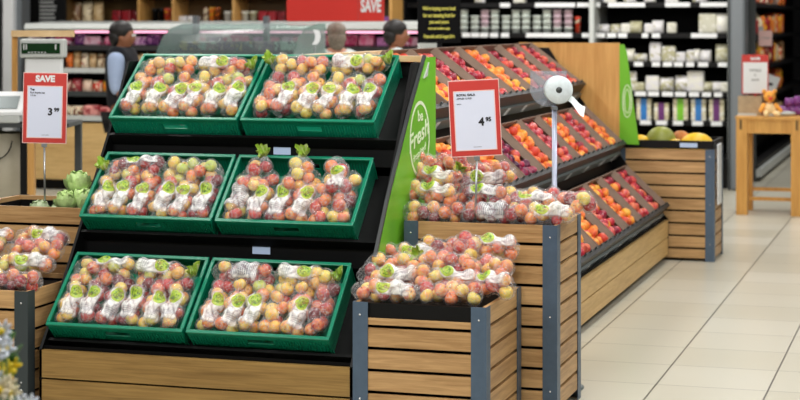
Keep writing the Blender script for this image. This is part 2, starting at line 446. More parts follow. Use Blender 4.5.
for (x0, x1, y0, y1) in ((0, .675, 0, .02), (0, .675, .48, .5), (0, .02, .02, .48), (.655, .675, .02, .48)): b.box(x0, x1, y0, y1, .774, .83)
b.build('rim', M['black'], far)
b = MB(); b.box(.44, .56, -.004, -.001, .785, .815); b.build('price_label', M['label_blue'], far)
b = MB(); b.box(.678, .690, .12, .30, .38, .80, bev=.003); b.build('card', M['white'], far)['label'] = 'white hanging card'

# ------------------------------------------------------------------ stepped displays
TIERS = [((.005, .392), (.285, .655)), ((.305, .812), (.580, 1.067)), ((.590, 1.222), (.955, 1.498))]
def tier_mat(i):
    (y0, z0), (y1, z1) = TIERS[i]; a = math.atan2(z1 - z0, y1 - y0)
    return y0, z0, a, math.hypot(y1 - y0, z1 - z0)
def make_display(name, label, loc, rz, L, plank, cap, nlab, seams):
    t = thing(name, label, 'display stand', loc, rz, None)
    b = MB(); xs = [0] + seams + [L]
    for a, c in zip(xs, xs[1:]):
        for z0, z1 in ((.05, .163), (.171, .286)): b.box(a + .0015, c - .0015, 0, .02, z0, z1)
    b.build('plank_front', plank, t)
    b = MB(); b.box(.02, L - .02, .06, .09, 0, .06); b.box(.01, L - .01, .022, .03, .05, .30); b.build('kick_board', M['black_soft'], t)
    for i in range(3):
        y0, z0, a, l = tier_mat(i)
        mm = Matrix.Translation((0, y0, z0)) @ Matrix.Rotation(a, 4, 'X')
        b = MB(); b.box(.014, L - .014, -.004, l + .01, -.133, -.120, 0, mm)
        b.box(.014, L - .014, -.018, -.004, -.133, -.085, 0, mm)
        if i:
            p = mm @ Vector((0, -.004, -.133))
            b.box(.014, L - .014, p.y, p.y + .012, p.z - .09, p.z + .002)
        s = b.build('shelf', M['black'], t)
        if i and nlab:
            p = mm @ Vector((0, -.004, -.133))
            for lx in nlab[i]:
                k = MB(); k.box(lx, lx + .08, p.y - .004, p.y - .001, p.z - .045, p.z - .012); k.build('price_label', M['label_blue'], s)
    for x0 in (0, L - .014):
        b = MB(); b.prism([(.0, .05), (.0, .29), (.17, .50), (.62, 1.13), (.84, 1.47), (1.034, 1.47), (1.034, 0), (.06, 0)], x0 + (.002 if x0 == 0 else 0), x0 + .014, 'x')
        b.build('side_frame', M['black'], t)
    b = MB(); b.box(.014, L - .014, 1.035, 1.05, .05, 1.47); b.build('back_panel', M['black_soft'], t)
    b = MB(); b.box(0, L, 1.0, 1.055, 1.472, 1.498); b.build('cap_board', cap, t)
    return t
YF = 6.73
apple_disp = make_display('stepped_display', 'stepped black display holding six green crates of bagged apples', (-3.63, YF, 0), 0, 1.38, M['oak_plank'], M['oak_top'], {1: [.80], 2: [.79]}, [])
peach_disp = make_display('stepped_display', 'stepped black display of loose peaches and nectarines ending at a green panel', (-1.86, 7.86, 0), PI / 2, 4.56, M['pale_plank'], M['oak_top'], None, [.86, 2.28, 3.70])
b = MB(); b.box(4.562, 4.585, .34, 1.055, .0, 1.505); b.build('end_panel', M['oak_up'], peach_disp)
for i in (0, 1, 2):
    y0, z0, a, l = tier_mat(i); mm = Matrix.Translation((0, y0, z0)) @ Matrix.Rotation(a, 4, 'X')
    b = MB(); b.box(.014, 4.54, -.035, -.019, -.125, -.065, 0, mm); r = b.build('price_rail', M['rail'], peach_disp)
    for k in range(9):
        x0 = .3 + k * .5 + (k * 37 % 5) * .02
        c = MB(); c.box(x0, x0 + .06, -.038, -.0355, -.12, -.07, 0, mm); c.build('price_label', M['white'], r)
    b = MB(); b.box(.014, 4.54, -.018, .012, -.085, .012, 0, mm)
    for k in range(30):
        x0 = .08 + k * .15; b.box(x0, x0 + .018, .000, .010, .012, .03, 1, mm)
    b.build('front_lip', [M['carton_dark'], M['charcoal']], peach_disp)

# green side panel of the apple display
b = MB(); b.prism([(.02, .02), (.02, .40), (.265, .69), (.43, .90), (.756, 1.265), (.985, 1.492), (1.135, 1.492), (1.135, .02)], 0, .012, 'x')
gp = b.build('green_panel', M['green_panel'], apple_disp); gp.location = (1.384, 0, 0); gp['label'] = 'lime green panel with white oval emblem'
b = MB()
pts = [(.258, .69), (.422, .905), (.748, 1.270), (.980, 1.498)]
for (a, c), (d, e) in zip(pts, pts[1:]): b.prism([(a - .012, c + .005), (a, c), (d, e), (d - .012, e + .005)], -.002, .0125, 'x')
b.build('edge_strip', M['charcoal'], gp)
def oval(parent, m, cx, cy, rx, ry, w, plane, n=48, gap=0.0, tilt=0.0):
    b = MB(); vs = []; fs = []
    for k in range(n + 1):
        a = gap + (2 * PI - 2 * gap) * k / n
        for q in (0, 1):
            u, v = (rx - w * q) * math.cos(a), (ry - w * q) * math.sin(a)
            vs.append(plane(cx + u * math.cos(tilt) - v * math.sin(tilt), cy + u * math.sin(tilt) + v * math.cos(tilt)))
    for k in range(n): fs.append((2 * k, 2 * k + 1, 2 * k + 3, 2 * k + 2))
    b.add(vs, fs); return b.build('emblem_ring', m, parent)
pl = lambda u, v: (.0128, u, v)
oval(gp, M['logo_white'], .877, 1.135, .155, .168, .016, pl)
side = Matrix.Translation((.0128, 0, 0)) @ Matrix(((0, 0, 1, 0), (1, 0, 0, 0), (0, 1, 0, 0), (0, 0, 0, 1)))
T = Matrix.Translation
shear = Matrix(((1, .30, 0, 0), (0, 1, 0, 0), (0, 0, 1, 0), (0, 0, 0, 1)))
text_obj('lettering', 'be', .07, M['logo_white'], gp, side @ T((.885, 1.235, 0)), bold=.001, sx=1.2)
text_obj('lettering', 'Fresh', .105, M['logo_white'], gp, side @ T((.868, 1.150, 0)) @ Matrix.Rotation(.24, 4, 'Z') @ shear, bold=.0015, sx=1.35)
text_obj('lettering', 'inspired', .046, M['logo_white'], gp, side @ T((.875, 1.075, 0)) @ Matrix.Rotation(.24, 4, 'Z') @ shear, bold=.0, sx=1.35)
b = MB(); b.prism([(.93, 1.40), (1.01, 1.47), (.985, 1.41)], .0126, .018, 'x'); b.build('peeled_sticker', M['grey_lt'], gp)

b = MB(); b.prism([(.339, .80), (.339, 1.495), (.309, 1.495), (.289, 1.44), (.204, .80)], 4.562, 4.574, 'x')
gp2 = b.build('green_panel', M['green_panel'], peach_disp); gp2['label'] = 'narrow green panel with oval emblem'
for rx, ry in ((.034, .115), (.022, .085)): oval(gp2, M['logo_white'], .285, 1.10, rx, ry, .006, lambda u, v: (4.5608, u, v))

# ------------------------------------------------------------------ green crates
def crate_mesh(w, l, h):
    b = MB(); t = .004; ta = .010
    def wall(p0, p1, nx, ny, handle):
        # p0->p1 along the wall at the rim; leans in by ta at the bottom
        n = int((Vector(p1) - Vector(p0)).length / .0125)
        P0, P1 = Vector((*p0, 0)), Vector((*p1, 0)); inn = Vector((-nx, -ny, 0))
        def quad(s0, s1, z0, z1):
            def q(s, z, k): return P0.lerp(P1, s) + inn * (ta * (-z / h) + k * t) + Vector((0, 0, z))
            vs = [q(s0, z0, 0), q(s1, z0, 0), q(s1, z1, 0), q(s0, z1, 0), q(s0, z0, 1), q(s1, z0, 1), q(s1, z1, 1), q(s0, z1, 1)]
            b.add(vs, [(0, 1, 2, 3), (7, 6, 5, 4), (0, 4, 5, 1), (1, 5, 6, 2), (2, 6, 7, 3), (3, 7, 4, 0)])
        quad(0, 1, -.026, 0); quad(0, 1, -h, -h + .02)
        for k in range(n):
            s0 = k / n; s1 = (k + .74) / n; c = (s0 + s1) / 2
            if handle and abs(c - .5) < .095: continue
            quad(s0, s1, -h + .02, -.026)
        if handle:
            quad(.395, .605, -h + .02, -.062); quad(.395, .405, -.062, -.026); quad(.595, .605, -.062, -.026)
            quad(.405, .595, -.034, -.026)
    wall((0, 0), (w, 0), 0, -1, True); wall((w, l), (0, l), 0, 1, True)
    wall((w, 0), (w, l), 1, 0, False); wall((0, l), (0, 0), -1, 0, False)
    f = .012
    for (x0, x1, y0, y1) in ((-.002, w + .002, -.004, f), (-.002, w + .002, l - f, l + .004), (-.004, f, f, l - f), (w - f, w + .004, f, l - f)):
        b.box(x0, x1, y0, y1, -.006, .004, bev=.0025)
    b.box(ta, w - ta, ta, l - ta, -h, -h + .004)
    return b.mesh('produce_crate', M['green_crate'])
CW = .612
TN = ['bottom', 'middle', 'top']; SIDE = ['dark frame', 'green panel']
crates = []
for i in range(3):
    y0, z0, a, l = tier_mat(i); me = crate_mesh(CW, l, .115)
    for s in range(2):
        o = link('produce_crate', me)
        o.matrix_world = Matrix.Translation((-3.598 + s * .632, YF + y0, z0)) @ Matrix.Rotation(a, 4, 'X')
        tag(o, 'green plastic crate of bagged apples on the %s tier beside the %s' % (TN[i], SIDE[s]), 'crate', 'green apple crates')
        crates.append((i, s, o, l))

# ------------------------------------------------------------------ bags of apples
def apple_mesh(m, name='apple', R=.0295):
    b = MB(); prof = []
    for k in range(11):
        a = PI * k / 10; r = math.sin(a); z = -math.cos(a)
        r = r * (1.0 + .06 * z); dz = 0
        if k >= 8: dz = -.26 * ((k - 7) / 3) ** 1.6 + .05
        if k <= 2: dz = .16 * ((3 - k) / 3) ** 1.5
        prof.append((max(r, .02) * R, (z * .92 + dz) * R))
    b.lathe(prof, 14, 0)
    top = prof[-1][1]
    b.tube((0, 0, top - .001), (.002, .001, top + .011), .0011, .0014, 5, 1)
    return b.mesh(name, [m, M['stem']])
AP = {k: apple_mesh(M['apple_' + k]) for k in ('yellow', 'blush', 'red', 'pink', 'green')}

def pack_apples(rng, n, L, ax, az, R):
    pts = [Vector((rng.uniform(-ax, ax) * .5, R + (L - 2 * R) * (k + .5) / n, rng.uniform(-az, az) * .5)) for k in range(n)]
    for _ in range(260):
        for i in range(n):
            for j in range(i):
                d = pts[i] - pts[j]; l = d.length or 1e-6
                if l < 2 * R * .985:
                    k = d / l * ((2 * R * .985 - l) * .5); pts[i] += k; pts[j] -= k
        for p in pts:
            p.y = min(max(p.y, R), L - R)
            e = math.hypot(p.x / (ax - R), p.z / (az - R))
            if e > 1: p.x /= e; p.z /= e
    return pts

def make_bag(seed, tones, wrap, tuft, n=10, L=.250, ax=.0515, az=.052):
    rng = random.Random(seed); R = .0295
    t = link('bag_of_apples', None); t.empty_display_size = .05
    pts = pack_apples(rng, n, L, ax, az, R)
    zoff = az
    for p in pts:
        a = link('apple', AP[rng.choice(tones)], t)
        a.location = p + Vector((0, 0, zoff)); a.rotation_euler = (rng.uniform(-1.3, 1.3), rng.uniform(-1.3, 1.3), rng.uniform(0, 6.28))
        s = rng.uniform(.93, 1.0); a.scale = (s, s, s)
    nt_, na = 30, 30
    def rad(ty, u):
        best = .012
        for p in pts:
            q = R * R * 1.1 - (ty - p.y) ** 2
            if q > 0: best = max(best, p.x * u[0] + p.z * u[1] + math.sqrt(q))
        return best
    grid = []
    for i in range(nt_):
        ty = L * (i + .5) / nt_
        grid.append([rad(ty, (math.cos(2 * PI * k / na), math.sin(2 * PI * k / na))) for k in range(na)])
    for _ in range(2):
        g2 = [row[:] for row in grid]
        for i in range(nt_):
            for k in range(na):
                a = grid[max(i - 1, 0)][k] + grid[min(i + 1, nt_ - 1)][k] + grid[i][k - 1] + grid[i][(k + 1) % na]
                g2[i][k] = max(grid[i][k], (grid[i][k] * 2 + a) / 6)
        grid = g2
    def pos(ty, k, r): return Vector((r * math.cos(2 * PI * k / na), ty, r * math.sin(2 * PI * k / na) + zoff))
    rows = [[pos(-.006, k, .006) for k in range(na)], [pos(-.004, k, .022) for k in range(na)]]
    for i in range(nt_):
        rows.append([pos(L * (i + .5) / nt_, k, grid[i][k] + .0025 + rng.uniform(-.0006, .0012)) for k in range(na)])
    end = [(L + .010, .026), (L + .022, .013), (L + .030, .007)]
    for ty, r in end: rows.append([pos(ty, k, r * (1 + .25 * (k % 2))) for k in range(na)])
    b = MB(); vs = [p for r in rows for p in r]
    fs = [(i * na + k, i * na + (k + 1) % na, (i + 1) * na + (k + 1) % na, (i + 1) * na + k) for i in range(len(rows) - 1) for k in range(na)]
    fs.append(list(range(na))[::-1])
    b.add(vs, fs, 0, True); b.build('film', M['film'], t)
    if wrap:
        i0, i1 = 1, 20
        k0, k1 = (1, 9) if seed % 2 else (3, 11)
        if wrap == 'info': i0, i1, k0, k1 = 6, 21, 1, 13
        vs, fs, uvs = [], [], []
        for i in range(i0, i1 + 1):
            for k in range(k0, k1 + 1):
                kk = k % na
                vs.append(pos(L * (i + .5) / nt_, kk, grid[i][kk] + .0048)); uvs.append(((k - k0) / (k1 - k0), (i - i0) / (i1 - i0)))
        n_ = k1 - k0 + 1
        for i in range(i1 - i0):
            for k in range(n_ - 1): fs.append((i * n_ + k, i * n_ + k + 1, (i + 1) * n_ + k + 1, (i + 1) * n_ + k))
        b = MB(); b.add(vs, fs, 0, True); me = b.mesh('printed_wrap', M['wrap_' + wrap])
        ul = me.uv_layers.new(name='UVMap')
        for lp in me.loops: ul.data[lp.index].uv = uvs[lp.vertex_index]
        link('printed_wrap', me, t)
    if tuft:
        b = MB(); vs, fs = [], []; m_ = 24; q = [(0, .006), (.012, .016), (.026, .026), (.040, .028)]
        for i, (dz, r) in enumerate(q):
            for k in range(m_):
                a = 2 * PI * k / m_; rr = r * (1 + (.35 * math.sin(a * 7 + seed) + .2 * math.sin(a * 3)) * (i / 3))
                vs.append((rr * math.cos(a), L + .024 + rr * math.sin(a) * .8 + .006 * math.sin(a * 5 + seed) * i / 3, zoff + dz * 1.25 + .3 * rr * math.sin(a)))
        for i in range(len(q) - 1):
            for k in range(m_): fs.append((i * m_ + k, i * m_ + (k + 1) % m_, (i + 1) * m_ + (k + 1) % m_, (i + 1) * m_ + k))
        b.add(vs, fs, 0, True); b.build('gathered_end', M['tuft'], t)
    return t
VAR = {}
TONES = {'yellow': ['yellow', 'yellow', 'green', 'blush'], 'mixed': ['yellow', 'blush', 'yellow', 'pink'], 'red': ['red', 'red', 'blush', 'red'],
         'pink': ['pink', 'yellow', 'blush', 'red'], 'green': ['green', 'green', 'yellow', 'blush']}
WORD = {'yellow': 'yellow', 'mixed': 'blushed', 'red': 'red', 'pink': 'pink', 'green': 'greenish'}
def bag(tone, wrap, tuft, seed, M_, label, group, short=False):
    key = (tone, wrap, tuft, seed % 3, short)
    if key not in VAR:
        VAR[key] = o = make_bag(len(VAR) * 7 + 3, TONES[tone], wrap, tuft, **(dict(n=6, L=.165, ax=.058) if short else {}))
    else: o = copy_tree(VAR[key])
    o.matrix_world = M_
    tag(o, label, 'bag of apples', group)
    return o
R2 = random.Random(11)
# front rows: per crate a list of (tone, wrap); back rows: (tone, wrap, tuft)
FRONT = {(2, 0): 'ynL ypL mxL mxL ynL yxL', (2, 1): 'pn pL mL mL yL rL', (1, 0): 'gL yL pL yL mL rL', (1, 1): 'yI pL rL mL mn pn',
         (0, 0): 'mL rL rL rL pL pL', (0, 1): 'mL mL yL yn mL rn'}
TC = {'y': 'yellow', 'm': 'mixed', 'r': 'red', 'p': 'pink', 'g': 'green'}
BACK = {(2, 0): [('yellow', None, 0), ('mixed', 'logo', 1)], (2, 1): [('mixed', None, 1), ('yellow', 'logo', 1)],
        (1, 0): [('red', 'logo', 1), ('green', None, 0)], (1, 1): [('pink', None, 1), ('mixed', None, 1), ('mixed', 'logo', 0)],
        (0, 0): [('yellow', 'logo', 0), ('green', 'logo', 1)], (0, 1): [('red', 'info', 0), ('yellow', 'logo', 1)]}
for (i, s, co, l) in crates:
    CM = co.matrix_world.copy()
    items = FRONT[(i, s)].split(); n = len(items); g = 'bags in the %s crate by the %s' % (TN[i], SIDE[s])
    endw = SIDE[s].split()[1]
    for k, it in enumerate(items):
        tone = TC[it[0]]; wrap = 'logo' if 'L' in it else ('info' if 'I' in it else None)
        x = .060 + (CW - .140) * k / (n - 1)
        m = CM @ Matrix.Translation((x, .024 + (l - .385) * .5 + R2.uniform(0, .012), -.076 + R2.uniform(0, .004) + .004 * (k % 2))) @ Matrix.Rotation(R2.uniform(-.06, .06) - .09, 4, 'Z') @ Matrix.Rotation(.05, 4, 'X')
        q = k if s == 0 else n - 1 - k
        bag(tone, wrap, 0, k + i, m, 'bagged %s apples, %s from %s end of front row, %s crate by %s' % (WORD[tone], ORD[q], endw, TN[i], SIDE[s]), g)
    bk = BACK[(i, s)]
    for k, (tone, wrap, tuft) in enumerate(bk):
        x = CW * (k + .5) / len(bk); flip = 1 if k % 2 else -1
        if len(bk) == 3:
            m = CM @ Matrix.Translation((x, l - .212, -.034)) @ Matrix.Rotation(R2.uniform(-.35, .35), 4, 'Z') @ Matrix.Rotation(.1, 4, 'X')
        else:
            m = CM @ Matrix.Translation((CW / 2 + flip * .006, l - .084, -.044)) @ Matrix.Rotation(-PI / 2 * flip + R2.uniform(-.12, .12), 4, 'Z') @ Matrix.Rotation(R2.uniform(-.1, .1), 4, 'Y')
        q = k if s == 0 else len(bk) - 1 - k
        bag(tone, wrap, tuft, k + i, m, 'bagged %s apples, %s from %s end of back row, %s crate by %s' % (WORD[tone], ORD[q], endw, TN[i], SIDE[s]), g, len(bk) == 3)

def pile(lst, where, g):
    for k, (px, py, Y, rz, tone, wrap, tuft, pit) in enumerate(lst):
        X, d = WY(px, Y)
        m = Matrix.Translation((X, Y, ZZ(py, d))) @ Matrix.Rotation(math.radians(rz), 4, 'Z') @ Matrix.Rotation(math.radians(pit), 4, 'X') @ Matrix.Rotation(math.radians(-58), 4, 'Y') @ Matrix.Translation((0, -.125, -.051))
        bag(tone, wrap, tuft, k, m, 'bagged %s apples, %s along the pile %s' % (WORD[tone], ORD[k] + ' from its foot', where), g)
pile([(388, 292, 6.79, 88, 'pink', 'logo', 0, 0), (450, 293, 6.79, 96, 'mixed', None, 0, 0),
      (392, 277, 6.90, 84, 'pink', 'logo', 0, 0), (446, 280, 6.88, 112, 'mixed', 'logo', 0, 8), (489, 284, 6.92, 60, 'pink', 'logo', 0, 0),
      (402, 265, 7.02, 95, 'mixed', None, 0, 0), (452, 264, 7.02, 72, 'pink', None, 1, 4), (494, 268, 7.05, 40, 'pink', None, 0, 0),
      (412, 255, 7.14, 84, 'mixed', 'logo', 0, 0), (450, 249, 7.14, 82, 'pink', None, 0, 0), (488, 246, 7.18, 106, 'pink', 'logo', 0, 6)],
     'in the short bin', 'bags piled in the short bin')
pile([(436, 213, 7.38, 92, 'red', None, 0, 0), (492, 213, 7.38, 84, 'red', 'info', 0, 0), (544, 214, 7.385, 100, 'mixed', 'logo', 0, 0),
      (432, 194, 7.46, 70, 'mixed', 'logo', 0, 4), (482, 196, 7.46, 62, 'red', 'logo', 1, 0), (526, 203, 7.49, 110, 'pink', 'logo', 1, 0),
      (434, 178, 7.55, 64, 'mixed', 'logo', 0, 10), (478, 182, 7.55, 108, 'red', 'logo', 0, 0), (570, 203, 7.54, 62, 'pink', None, 0, -6),
      (440, 164, 7.63, 82, 'pink', None, 0, 0), (488, 173, 7.66, 130, 'mixed', None, 1, 0), (532, 198, 7.62, 90, 'mixed', None, 0, 0)],
     'in the tall bin', 'bags piled in the tall bin')
pile([(15, 281, 6.78, 84, 'red', None, 0, 0), (-46, 281, 6.79, 92, 'yellow', 'logo', 0, 0), (26, 264, 6.89, 98, 'yellow', 'logo', 0, 0), (-36, 264, 6.90, 84, 'yellow', None, 0, 0),
      (37, 249, 7.00, 84, 'mixed', None, 0, 0), (-24, 247, 7.02, 95, 'mixed', 'logo', 0, 0), (44, 238, 7.10, 80, 'pink', 'logo', 0, 0), (-14, 238, 7.12, 96, 'yellow', 'logo', 0, 0)],
     'in the dark-posted bin', 'bags piled in the dark posted bin')

# ------------------------------------------------------------------ peach trays
def round_fruit(m, name, R):
    b = MB(); prof = []
    for k in range(9):
        a = PI * k / 8; r = math.sin(a); z = -math.cos(a)
        if k >= 7: z -= .14 * (k - 6)
        prof.append((max(r, .02) * R, z * R * .94))
    b.lathe(prof, 12, 0); return b.mesh(name, m)
FR = {'nectarine': round_fruit(M['nectarine'], 'nectarine', .033), 'peach': round_fruit(M['peach'], 'peach', .034), 'plum': round_fruit(M['plum'], 'plum', .031)}
def tray_mesh(w, l, h):
    b = MB()
    for x0, s in ((0, 1), (w, -1)):
        a, c = sorted((x0, x0 + s * .006)); b.box(a, c, 0, l, -h, .012)
        q = [(x0, .012), (x0 + s * .006, .016), (x0 + s * .048, -.016), (x0 + s * .044, -.024)]
        b.prism(q, .004, l - .004, 'y', 0)
    b.box(.006, w - .006, 0, .006, -h, -.012); b.box(.006, w - .006, l - .006, l, -h, .012)
    b.box(.006, w - .006, .006, l - .006, -h, -h + .006, 1)
    return b.mesh('fruit_tray', [M['carton'], M['carton_dark']])
DM = Matrix.Translation((-1.86, 7.86, 0)) @ Matrix.Rotation(PI / 2, 4, 'Z')
rf = random.Random(5)
KINDS = ['nnpnpnpnnp', 'pnpnpmppnp', 'nnnpnnpnpn']
FL = {'nectarine': [], 'peach': [], 'plum': []}
PIT, TWD = .50, .478
TIERW = ['lowest', 'middle', 'top']
for i in range(3):
    y0, z0, a, l = tier_mat(i); tm = tray_mesh(TWD, l - .01, .10)
    for k in range(9):
        x0 = 4.52 - TWD - k * PIT
        c = DM @ Vector((x0 + .25, y0 + .2, z0 + .1))
        rr = c.x * CT + c.y * ST; dd = -c.x * ST + c.y * CT
        if rr / dd < (.075, .008, .012)[i]: continue
        mm = DM @ Matrix.Translation((x0, y0, z0)) @ Matrix.Rotation(a, 4, 'X') @ Matrix.Translation((0, .014, -.008))
        ch = KINDS[i][k % 10]; kind = {'n': 'nectarine', 'p': 'peach', 'm': 'plum'}[ch]
        word = {'n': 'red nectarines', 'p': 'orange peaches', 'm': 'dark plums'}[ch]; one = {'n': 'red nectarine', 'p': 'orange peach', 'm': 'dark plum'}[ch]
        t = link('fruit_tray', tm); t.matrix_world = mm
        tag(t, 'carton tray of %s, %s from the oak end board on the %s tier' % (word, ORD[k], TIERW[i]), 'tray', 'fruit trays on the peach display')
        nx, ny = 6, 7 if i == 2 else 6
        for yy in range(ny):
            for xx in range(nx):
                xl = .062 + (TWD - .124) * xx / (nx - 1) + (.014 if yy % 2 else -.014) + rf.uniform(-.011, .011)
                yl = .040 + (l - .088) * yy / (ny - 1) + rf.uniform(-.012, .012)
                f = kind
                if rf.random() < .14: f = rf.choice(['peach', 'nectarine'])
                m_ = mm @ Matrix.Translation((xl, yl, -.044 + rf.uniform(-.010, .022))) @ Euler((rf.uniform(-1, 1), rf.uniform(-1, 1), rf.uniform(0, 6))).to_matrix().to_4x4()
                FL[f].append((m_, k, i))
for f, lst in FL.items():
    lst.sort(key=lambda q: (q[0].translation - Vector((0, 0, H))).length)
    for m_, k, i in lst[:300]:
        o = link(f, FR[f]); o.matrix_world = m_
        tag(o, '%s loose in the %s tray from the oak end, %s tier' % ({'nectarine': 'red nectarine', 'peach': 'orange peach', 'plum': 'dark plum'}[f], ORD[k], TIERW[i]), 'fruit',
            '%s in the %s tray from the oak end, %s tier' % ({'nectarine': 'nectarines', 'peach': 'peaches', 'plum': 'plums'}[f], ORD[k], TIERW[i]))
    rest = lst[300:]
    if rest:
        b = MB(); me = FR[f]
        for m_, k, i in rest: b.add([v.co[:] for v in me.vertices], [p.vertices[:] for p in me.polygons], 0, True, m_)
        tag(b.build('nectarines' if f == 'nectarine' else 'peaches', M[f]), 'loose %s filling the farthest trays by the oak end board' % ('red nectarines' if f == 'nectarine' else 'orange peaches'), 'fruit', None, 'stuff')
nf = {f: len(v) for f, v in FL.items()}
print('FRUIT', nf)

# ------------------------------------------------------------------ price signs
def price_sign(label, px, py, d, w, h, head, lines, big, small, roll, zfoot, rz):
    X, Y = W(px, d); Z = ZZ(py, d)
    t = thing('price_sign', label, 'price sign', (X, Y, zfoot), rz, 'red framed price signs')
    c = Z - zfoot; Rm = T((0, 0, c)) @ Matrix.Rotation(roll, 4, 'Y')
    b = MB(); b.box(-w / 2, w / 2, -.006, .006, -h / 2, h / 2, 0, Rm, .003); b.build('frame', M['red_frame'], t)
    b = MB(); e = .003; b.box(-w / 2 - e, -w / 2, -.005, .005, -h / 2 - e, h / 2 + e, 0, Rm); b.box(-w / 2, w / 2, -.005, .005, h / 2, h / 2 + e, 0, Rm); b.box(w / 2, w / 2 + e, -.005, .005, -h / 2 - e, h / 2 + e, 0, Rm); b.box(-w / 2, w / 2, -.005, .005, -h / 2 - e, -h / 2, 0, Rm)
    b.build('edge', M['pink_edge'], t)
    top = h / 2 - head; bw = w - .034
    b = MB(); b.box(-bw / 2, bw / 2, -.0075, -.006, -h / 2 + .022, top, 0, Rm); p = b.build('paper', M['white_paper'], t)
    b = MB(); e = .004
    b.box(-bw / 2, -bw / 2 + e, -.0080, -.0076, -h / 2 + .022, top, 0, Rm); b.box(bw / 2 - e, bw / 2, -.0080, -.0076, -h / 2 + .022, top, 0, Rm)
    b.box(-bw / 2 + e, bw / 2 - e, -.0080, -.0076, top - e, top, 0, Rm); b.box(-bw / 2 + e, bw / 2 - e, -.0080, -.0076, -h / 2 + .022, -h / 2 + .022 + e, 0, Rm)
    b.build('paper_border', M['pink_edge'], p)
    def at(x, z): return Rm @ T((x, -.0082, z)) @ Matrix.Rotation(PI / 2, 4, 'X')
    z = top - .018
    for s, sz, bold in lines:
        text_obj('lettering', s, sz, M['ink'], p, at(-bw / 2 + .014, z), 'LEFT', bold=bold); z -= sz * 1.15
    text_obj('price', big, .046, M['ink'], p, at(.026, -.018), bold=.0018)
    text_obj('price', small, .024, M['ink'], p, at(.056, -.008), bold=.0012)
    b = MB(); b.box(-.012, .022, -.0078, -.0076, -h / 2 + .036, -h / 2 + .0375, 0, Rm); b.build('small_print', M['ink'], p)
    b = MB(); b.tube((0, 0, 0), Rm @ Vector((0, 0, -h / 2 - .002)), .0045, n=8); b.box(-.012, .012, -.006, .006, -h / 2 - .02, -h / 2 - .003, 0, Rm); b.build('pole', M['steel'], t)
    return t, Rm
t, Rm = price_sign('red-framed apple price sign reading 4.95 on a pole in the tall bin', 475, 118, 7.62, .210, .318, .042, [('ROYAL GALA', .013, .0006), ('APPLES 1.5 KG', .010, .0002), ('', .01, 0), ('EACH', .007, 0)], '4', '95', -.05, .76, TH)
t, Rm = price_sign('red-framed SAVE price sign reading 3.99 on a pole in the lettuce bin', 45, 108, 8.42, .200, .325, .058, [('Top', .013, .0006), ('Red Apples bag', .011, .0002), ('1.5 kg', .011, .0002)], '3', '99', .02, .74, TH)
text_obj('lettering', 'SAVE', .040, M['white'], t, Rm @ T((0, -.0070, .136)) @ Matrix.Rotation(PI / 2, 4, 'X'), sx=1.0, bold=.0022)

# ------------------------------------------------------------------ bag roll stand
t = thing('bag_roll_stand', 'grey stand with a white roll of plastic bags and clear holder beside peaches', 'bag stand', (-1.708, 7.975, 0), TH)
b = MB(); b.lathe([(.132, 0), (.134, .006), (.12, .016), (.03, .022)], 32); b.build('base', M['rail'], t)
b = MB(); b.tube((0, 0, .015), (0, 0, 1.27), .0115, n=16); b.build('pole', flat('pale lilac steel pole', (176, 182, 204), .35, .3), t)
Z0 = 1.352
pts = [(-.105, .075), (.06, .075)] + [(-.0225 + .0825 * math.cos(a), -.005 + .082 * math.sin(a)) for a in [-PI * k / 16 for k in range(17)]]
b = MB(); b.prism([(x, Z0 + z) for x, z in pts], .060, .063, 'y'); b.build('holder_plate', M['acrylic'], t)
b = MB(); b.lathe([(.014, -.030), (.060, -.030), (.063, -.026), (.063, .052), (.014, .052)], 36, 0, T((.018, 0, Z0 - .008)) @ Matrix.Rotation(-PI / 2, 4, 'X'))
b.lathe([(.0, -.031), (.014, -.031), (.014, .0)], 16, 1, T((.018, 0, Z0 - .008)) @ Matrix.Rotation(-PI / 2, 4, 'X'))
b.build('bag_roll', [flat('white bag film', (214, 226, 230), .35, 0, .08, 60), M['charcoal']], t)
b = MB(); vs = []; fs = []
for k in range(9):
    s = k / 8; x = .03 + .10 * s; z = Z0 - .062 - .05 * s + .02 * math.sin(s * 5); wv = .010 * math.sin(s * 9)
    vs += [(x, -.02 + wv, z), (x + .012 * s, .03 - wv, z + .026 + .02 * s)]
for k in range(8): fs.append((2 * k, 2 * k + 1, 2 * k + 3, 2 * k + 2))
b.add(vs, fs, 0, True); b.build('loose_bag', flat('loose bag film', (226, 234, 234), .4), t)
b = MB(); b.box(-.012, .012, -.03, .058, Z0 - .098, Z0 - .083); b.build('bracket', M['grey_mid'], t)

# ------------------------------------------------------------------ lettuces in the tall bin
rl = random.Random(3)
def lettuce(px, py, d, R, m, label, nl=26):
    X, Y = W(px, d); t = thing('lettuce', label, 'lettuce', (X, Y, ZZ(py, d) - R), rl.uniform(0, 6), 'lettuces in the tall bin')
    b = MB(); b.ball((0, 0, R), R * .72, 14, 10); b.build('heart', m, t)
    b = MB()
    for k in range(nl):
        a = k * 2.4; el = rl.uniform(-.5, 1.3)
        vs = []; fs = []
        q = Euler((0, -el, a)).to_matrix()
        for i in range(5):
            for j in range(7):
                u = (j / 6 - .5) * 1.5 * (.4 + .6 * math.sin(PI * (i + 1) / 6)); v = i / 4
                rr = R * (.72 + .42 * v * (.5 + .5 * math.sin(k * 1.7) ** 2) + .10 * math.sin(j * 2.2 + k) * v)
                p = Vector((rr * math.cos(u) * math.cos(v * .9 - .2), rr * math.sin(u), rr * math.sin(v * .9 - .2)))
                vs.append(q @ p + Vector((0, 0, R)))
        for i in range(4):
            for j in range(6): fs.append((i * 7 + j, i * 7 + j + 1, (i + 1) * 7 + j + 1, (i + 1) * 7 + j))
        b.add(vs, fs, 0, True)
    b.build('leaves', m, t)
